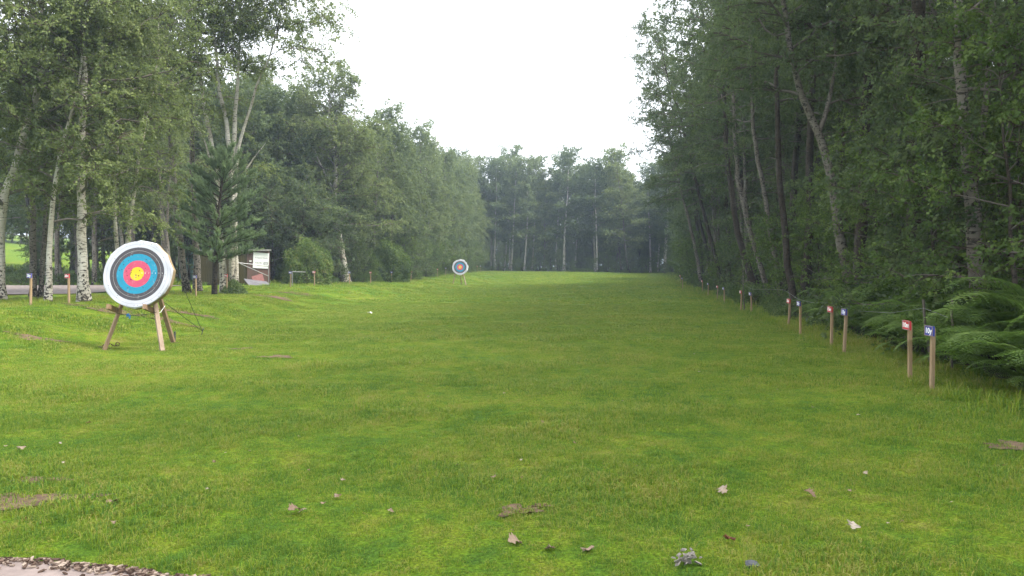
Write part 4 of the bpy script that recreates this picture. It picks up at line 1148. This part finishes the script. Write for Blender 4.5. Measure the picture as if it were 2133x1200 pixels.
# green container behind
p = gpt(372, 50); cont = empty('green_cabin', (p.x, p.y, p.z + .12), R(-14), 'green ribbed metal cabin half hidden behind the trees left of the shed', 'cabin')
W_, Hc = 3.6, 2.15
b = Buf(); b.box((W_ / 2, 1.2, Hc / 2), (W_, 2.3, Hc)); bd = b.build('body', M['green_panel'], cont)
rbm = Buf(); rbm.box((0, 0, Hc / 2), (.05, .04, Hc - .1)); rm = rbm.mesh('rib', M['green_panel'])
for k in range(19): link('rib', rm, bd, (.1 + k * .19, .035, 0))
b = Buf(); b.box((W_ / 2, 1.2, Hc + .08), (W_ + .3, 2.6, .14)); b.build('roof', M['mossy'], cont)
b = Buf(); b.box((W_ / 2, .0, -.03), (W_ + .05, .12, .14)); b.build('base_rail', M['white_paint'], cont)

# pipe frame leaning at the shed
fr0 = gpt(560, 40.5)
f = empty('metal_barrier', fr0, 0, 'grey metal pipe frame with a diagonal brace beside the shed', 'pipe frame')
def rel(px, py, D): return tuple(at(px, py, D) - fr0)
b = Buf(); b.tube([rel(559.5, 590, 40.5), rel(559.5, 553, 40.5)], .022, 8); b.build('upright', M['metal_pipe'], f)
b = Buf(); b.tube([rel(490, 546.5, 39.5), rel(559.5, 555, 40.5)], .022, 8); b.build('top_rail', M['metal_pipe'], f)
b = Buf(); b.tube([rel(500, 549, 39.6), rel(559.5, 575.5, 40.5)], .018, 8); b.build('brace', M['metal_pipe'], f)
# second rail near the blue 40y post
r0_ = gpt(609, 38.5)
f = empty('pipe_rail', r0_, 0, 'low grey metal rail beside the blue 40y post', 'rail')
def rel2(px, py, D): return tuple(at(px, py, D) - r0_)
b = Buf(); b.tube([(0, 0, -.1), rel2(609, 566, 38.5)], .022, 8); b.build('upright', M['metal_pipe'], f)
b = Buf(); b.tube([rel2(609, 566, 38.5), rel2(636, 567, 39.5)], .022, 8); b.build('rail', M['metal_pipe'], f)
# sheets on the ground
p = gpt(536, 38.6)
V = [rel_ for rel_ in [tuple(at(508, 582, 39.2) - p), tuple(at(555, 588, 39.2) - p), tuple(at(563, 594.5, 38.3) - p), tuple(at(520, 598, 38.2) - p)]]
def slab(name, V, th, mat, label, cat, loc, parts=None):
    V = [Vector(v) for v in V]; n = (V[1] - V[0]).cross(V[3] - V[0]).normalized() * th
    VV = [tuple(v) for v in V] + [tuple(v - n) for v in V]
    o = link(name, pymesh(name, VV, [(0, 1, 2, 3), (7, 6, 5, 4), (0, 4, 5, 1), (1, 5, 6, 2), (2, 6, 7, 3), (3, 7, 4, 0)], mat)); o.location = loc
    return tag(o, label, cat)
slab('grey_sheet', V, .04, M['grey_sheet'], 'bent grey sheet lying on the grass before the shed', 'sheet', p)
p = gpt(536, 39.6)
V = [tuple(at(524, 577.5, 39.8) - p), tuple(at(546.5, 571, 40.0) - p), tuple(at(551.5, 588, 39.5) - p), tuple(at(529, 590, 39.4) - p)]
rs = slab('slatted_panel', V, .04, M['red_slat'], 'reddish slatted panel leaning against the shed behind the grey sheet', 'panel', p)
V = [Vector(v) for v in V]
for k in range(9):
    u = (k + .5) / 9; a = V[0].lerp(V[1], u); c = V[3].lerp(V[2], u)
    b = Buf(); b.beam(a.lerp(c, .06) + Vector((0, -.02, .0)), a.lerp(c, .94) + Vector((0, -.02, 0)), .018, .018); b.build('slat', M['red_slat'], rs)
p = gpt(493, 36); b = Buf(); b.beam((.02, 0, -.05), (-.04, 0, .30), .075, .05); o = b.build('short_post', M['white_paint'], None, loc=p); tag(o, 'short white painted post with a red top by the birch foot', 'post')
b = Buf(); b.beam((-.04, 0, .302), (-.065, 0, .44), .07, .05); b.build('red_top', M['red_slat'], o)

# mound of brushwood at the foot of the many stemmed birch
b = Buf(); p = gpt(492, 30.2)
n = 2600; th = rng.uniform(0, 2 * PI, n); q = np.sqrt(rng.uniform(0, 1, n)); hgt = (1 - q ** 1.3) * .55
P = np.stack([q * .5 * np.cos(th) - .1, q * .35 * np.sin(th), hgt + .02], 1)
add_leaves(b, P, norm(np.stack([np.cos(th), np.sin(th), -np.ones(n)], 1)), .10, .6, 0, None, .3)
tag(b.build('brushwood_heap', M['bramble'], None, loc=p), 'low mossy heap against the foot of the many stemmed birch', 'heap')

# wire and old stakes on the right
w0 = at(1546, 592, 26); w0.z = T(w0.x, 26) 
wf = empty('wire_fence', gpt(1700, 18.8), 0, 'slack wire strung between old stakes along the right-hand wood', 'wire fence')
WB = Vector(wf.location)
pts = [(1546, 591, 29), (1566, 602, 28), (1600, 603, 26), (1634, 604, 24), (1664, 624, 20.5), (1690, 630, 20), (1725, 632, 18.8), (1790, 648, 15.5), (1855, 652, 13), (1925, 642, 11.6), (1985, 665, 11.2)]
b = Buf(); b.tube([tuple(at(*q) - WB) for q in pts], .003, 4, 0, .5, False); b.build('wire', M['metal_pipe'], wf)
for (px, D, py0, px2) in [(1551, 29, 590, 1548), (1648, 22.5, 610, 1645), (1940, 11.7, 624, 1924), (1986, 11.2, 622, 1984)]:
    g = gpt(px, D); b = Buf(); t_ = at(px2, py0, D)
    q = np.linspace(0, 1, 6)[:, None]; P = np.array(g - WB) * (1 - q) + np.array(t_ - WB) * q; P[1:-1, 0] += rng.uniform(-.015, .015, 4)
    P[0, 2] -= .1; b.tube(P, .022 * (1 - .25 * q[:, 0]), 7, 0, .5, True, .08); b.build('stake', M['grey_wood'], wf)
# dark fence post by the meadow at far left
p = gpt(3, 44); b = Buf(); b.beam((0, 0, -.1), (0, 0, 1.3), .10, .10); tag(b.build('fence_post', M['dark_bark'], None, loc=p), 'dark upright fence post beside the leaning birch at the left edge', 'fence post')

# ------------------------------------------------------------------ litter on the lawn
def leaf_mesh(seed, L, mat, lobes=4):
    r = random.Random(seed); out = []
    n = 14
    for k in range(n + 1):
        s = k / n; w = L * .36 * math.sin(PI * s ** .8) * (1 + .45 * math.sin(s * lobes * 2 * PI + 1)) + .002
        zc = .10 * L * math.sin(PI * s * 1.5 + r.uniform(-.3, .3)) 
        cr = r.uniform(-.3, .45)
        out += [(-w, (s - .5) * L, zc + w * cr), (0, (s - .5) * L, zc), (w, (s - .5) * L, zc + w * r.uniform(-.3, .45))]
    F = []
    for k in range(n):
        a = k * 3; F += [(a, a + 1, a + 4, a + 3), (a + 1, a + 2, a + 5, a + 4)]
    th = .0012
    V = np.array(out); m = len(V)
    b = Buf(); b.add(V, F, 0, r.uniform(.1, .9), False); b.add(V - np.array([0, 0, th]), [f[::-1] for f in F], 0, r.uniform(.1, .9), False)
    return b.mesh('fallen_leaf', mat)
LM = [leaf_mesh(1, .10, M['dead_leaf']), leaf_mesh(2, .08, M['dead_leaf'], 3), leaf_mesh(3, .12, M['dead_leaf'], 5), leaf_mesh(4, .07, M['red_leaf'])]
def drop(me, px, py, label, group=None, s=1.0, name='fallen_leaf', cat='leaf', lift=.026, n=1):
    c = ghit(px, py)
    o = link(name, me, None, (c.x, c.y, c.z + lift), (rnd.uniform(-.4, .4), rnd.uniform(-.4, .4), rnd.uniform(0, 6.28)), (s * .78, s * .78, s * .78)); tag(o, label, cat, group); return o
drop(LM[2], 612, 1075, 'pale lobed dead leaf, left one of the close pair low on the left lawn', None, 1.0)
drop(LM[1], 626, 1077, 'pale crumpled dead leaf, right one of the close pair low on the left lawn', None, .9)
drop(LM[2], 226, 1060, 'long pale curled dead leaf near the lower left bare patch', None, 1.0)
drop(LM[0], 38, 941, 'pale dead leaf at the left edge above the bare patches', None, .9)
drop(LM[3], 180, 888, 'reddish dead leaf on the left lawn below the near target', None, 1.0)
drop(LM[0], 1508, 1033, 'light brown curled leaf right of the middle of the near lawn', None, 1.0)
drop(LM[2], 1692, 1041, 'flat tan oval leaf on the right of the near lawn', None, .9)
drop(LM[3], 1524, 1138, 'red brown leaf just above the pale flaky clump', None, 1.25)
drop(LM[0], 1783, 1108, 'dull brown leaf on the lower right lawn', None, 1.0)
drop(LM[2], 1074, 1142, 'pale curled leaf at the bottom middle of the lawn', None, 1.0)
drop(LM[1], 1145, 1158, 'crumpled brown leaf beside the pale one at the bottom middle', None, 1.0)
drop(LM[0], 1226, 1164, 'grey crumpled leaf at the bottom, midway to the flaky clump', None, .9)
drop(LM[1], 700, 1046, 'small pale leaf above the close pair of leaves', None, .8)
drop(LM[1], 812, 1077, 'small pale leaf right of the close pair of leaves', None, .8)
for i in range(64):
    px, py = rnd.uniform(0, 2133), 640 + 520 * rnd.random() ** .8
    drop(rnd.choice(LM), px, py, 'small dead leaf lying somewhere on the mown lawn', 'small dead leaves scattered on the lawn', rnd.uniform(.25, .5), lift=.024)
# pale flaky clump
c = ghit(1432, 1192); e = empty('flaky_clump', (c.x, c.y, c.z), 0, 'clump of pale grey bark flakes at the bottom edge of the lawn', 'bark flakes')
for k in range(34):
    b = Buf(); s_ = rnd.uniform(.010, .024); b.box((0, 0, 0), (s_ * 1.6, s_, .006), None, 0, .5, rnd.uniform(.5, .9))
    b.build('flake', M['ash_flake'], e, loc=(rnd.gauss(0, .032), rnd.gauss(0, .03), .03 + rnd.uniform(0, .045)), rot=(rnd.uniform(-.8, .8), rnd.uniform(-.8, .8), rnd.uniform(0, 6)))
def rock(r, seed, mat):
    rr = random.Random(seed); V = []; F = []
    for i in range(7):
        for j in range(10):
            a, bq = PI * i / 6, 2 * PI * j / 10; q = r * (1 + rr.uniform(-.16, .16)); V.append((q * math.sin(a) * math.cos(bq) * 1.2, q * math.sin(a) * math.sin(bq), q * math.cos(a) * .7))
    for i in range(6):
        for j in range(10): F.append((i * 10 + j, (i + 1) * 10 + j, (i + 1) * 10 + (j + 1) % 10, i * 10 + (j + 1) % 10))
    return pymesh('stone', V, F, mat)
c = ghit(1571, 1200); o = link('stone', rock(.028, 4, M['stone']), None, (c.x, c.y, c.z + .035)); tag(o, 'small grey stone at the bottom edge right of the flaky clump', 'stone')
c = ghit(770, 653); o = link('paper_scrap', leaf_mesh(9, .16, M['paper'], 2), None, (c.x, c.y, c.z + .03), (.3, 0, 1.4)); tag(o, 'small white scrap of paper in the middle of the lawn', 'litter')

# ------------------------------------------------------------------ haze
t = bpy.data.materials.new('haze'); t.use_nodes = True; nt = t.node_tree; nt.nodes.clear()
ov = nt.nodes.new('ShaderNodeOutputMaterial'); pv = nt.nodes.new('ShaderNodeVolumePrincipled')
pv.inputs['Color'].default_value = (.66, .82, 1.0, 1); pv.inputs['Density'].default_value = HAZE; pv.inputs['Anisotropy'].default_value = .3
nt.links.new(pv.outputs[0], ov.inputs['Volume'])
if HAZE > 0:
    b = Buf(); b.box((0, 350, 14.5), (1900, 2400, 40)); tag(b.build('haze', t), kind='stuff')
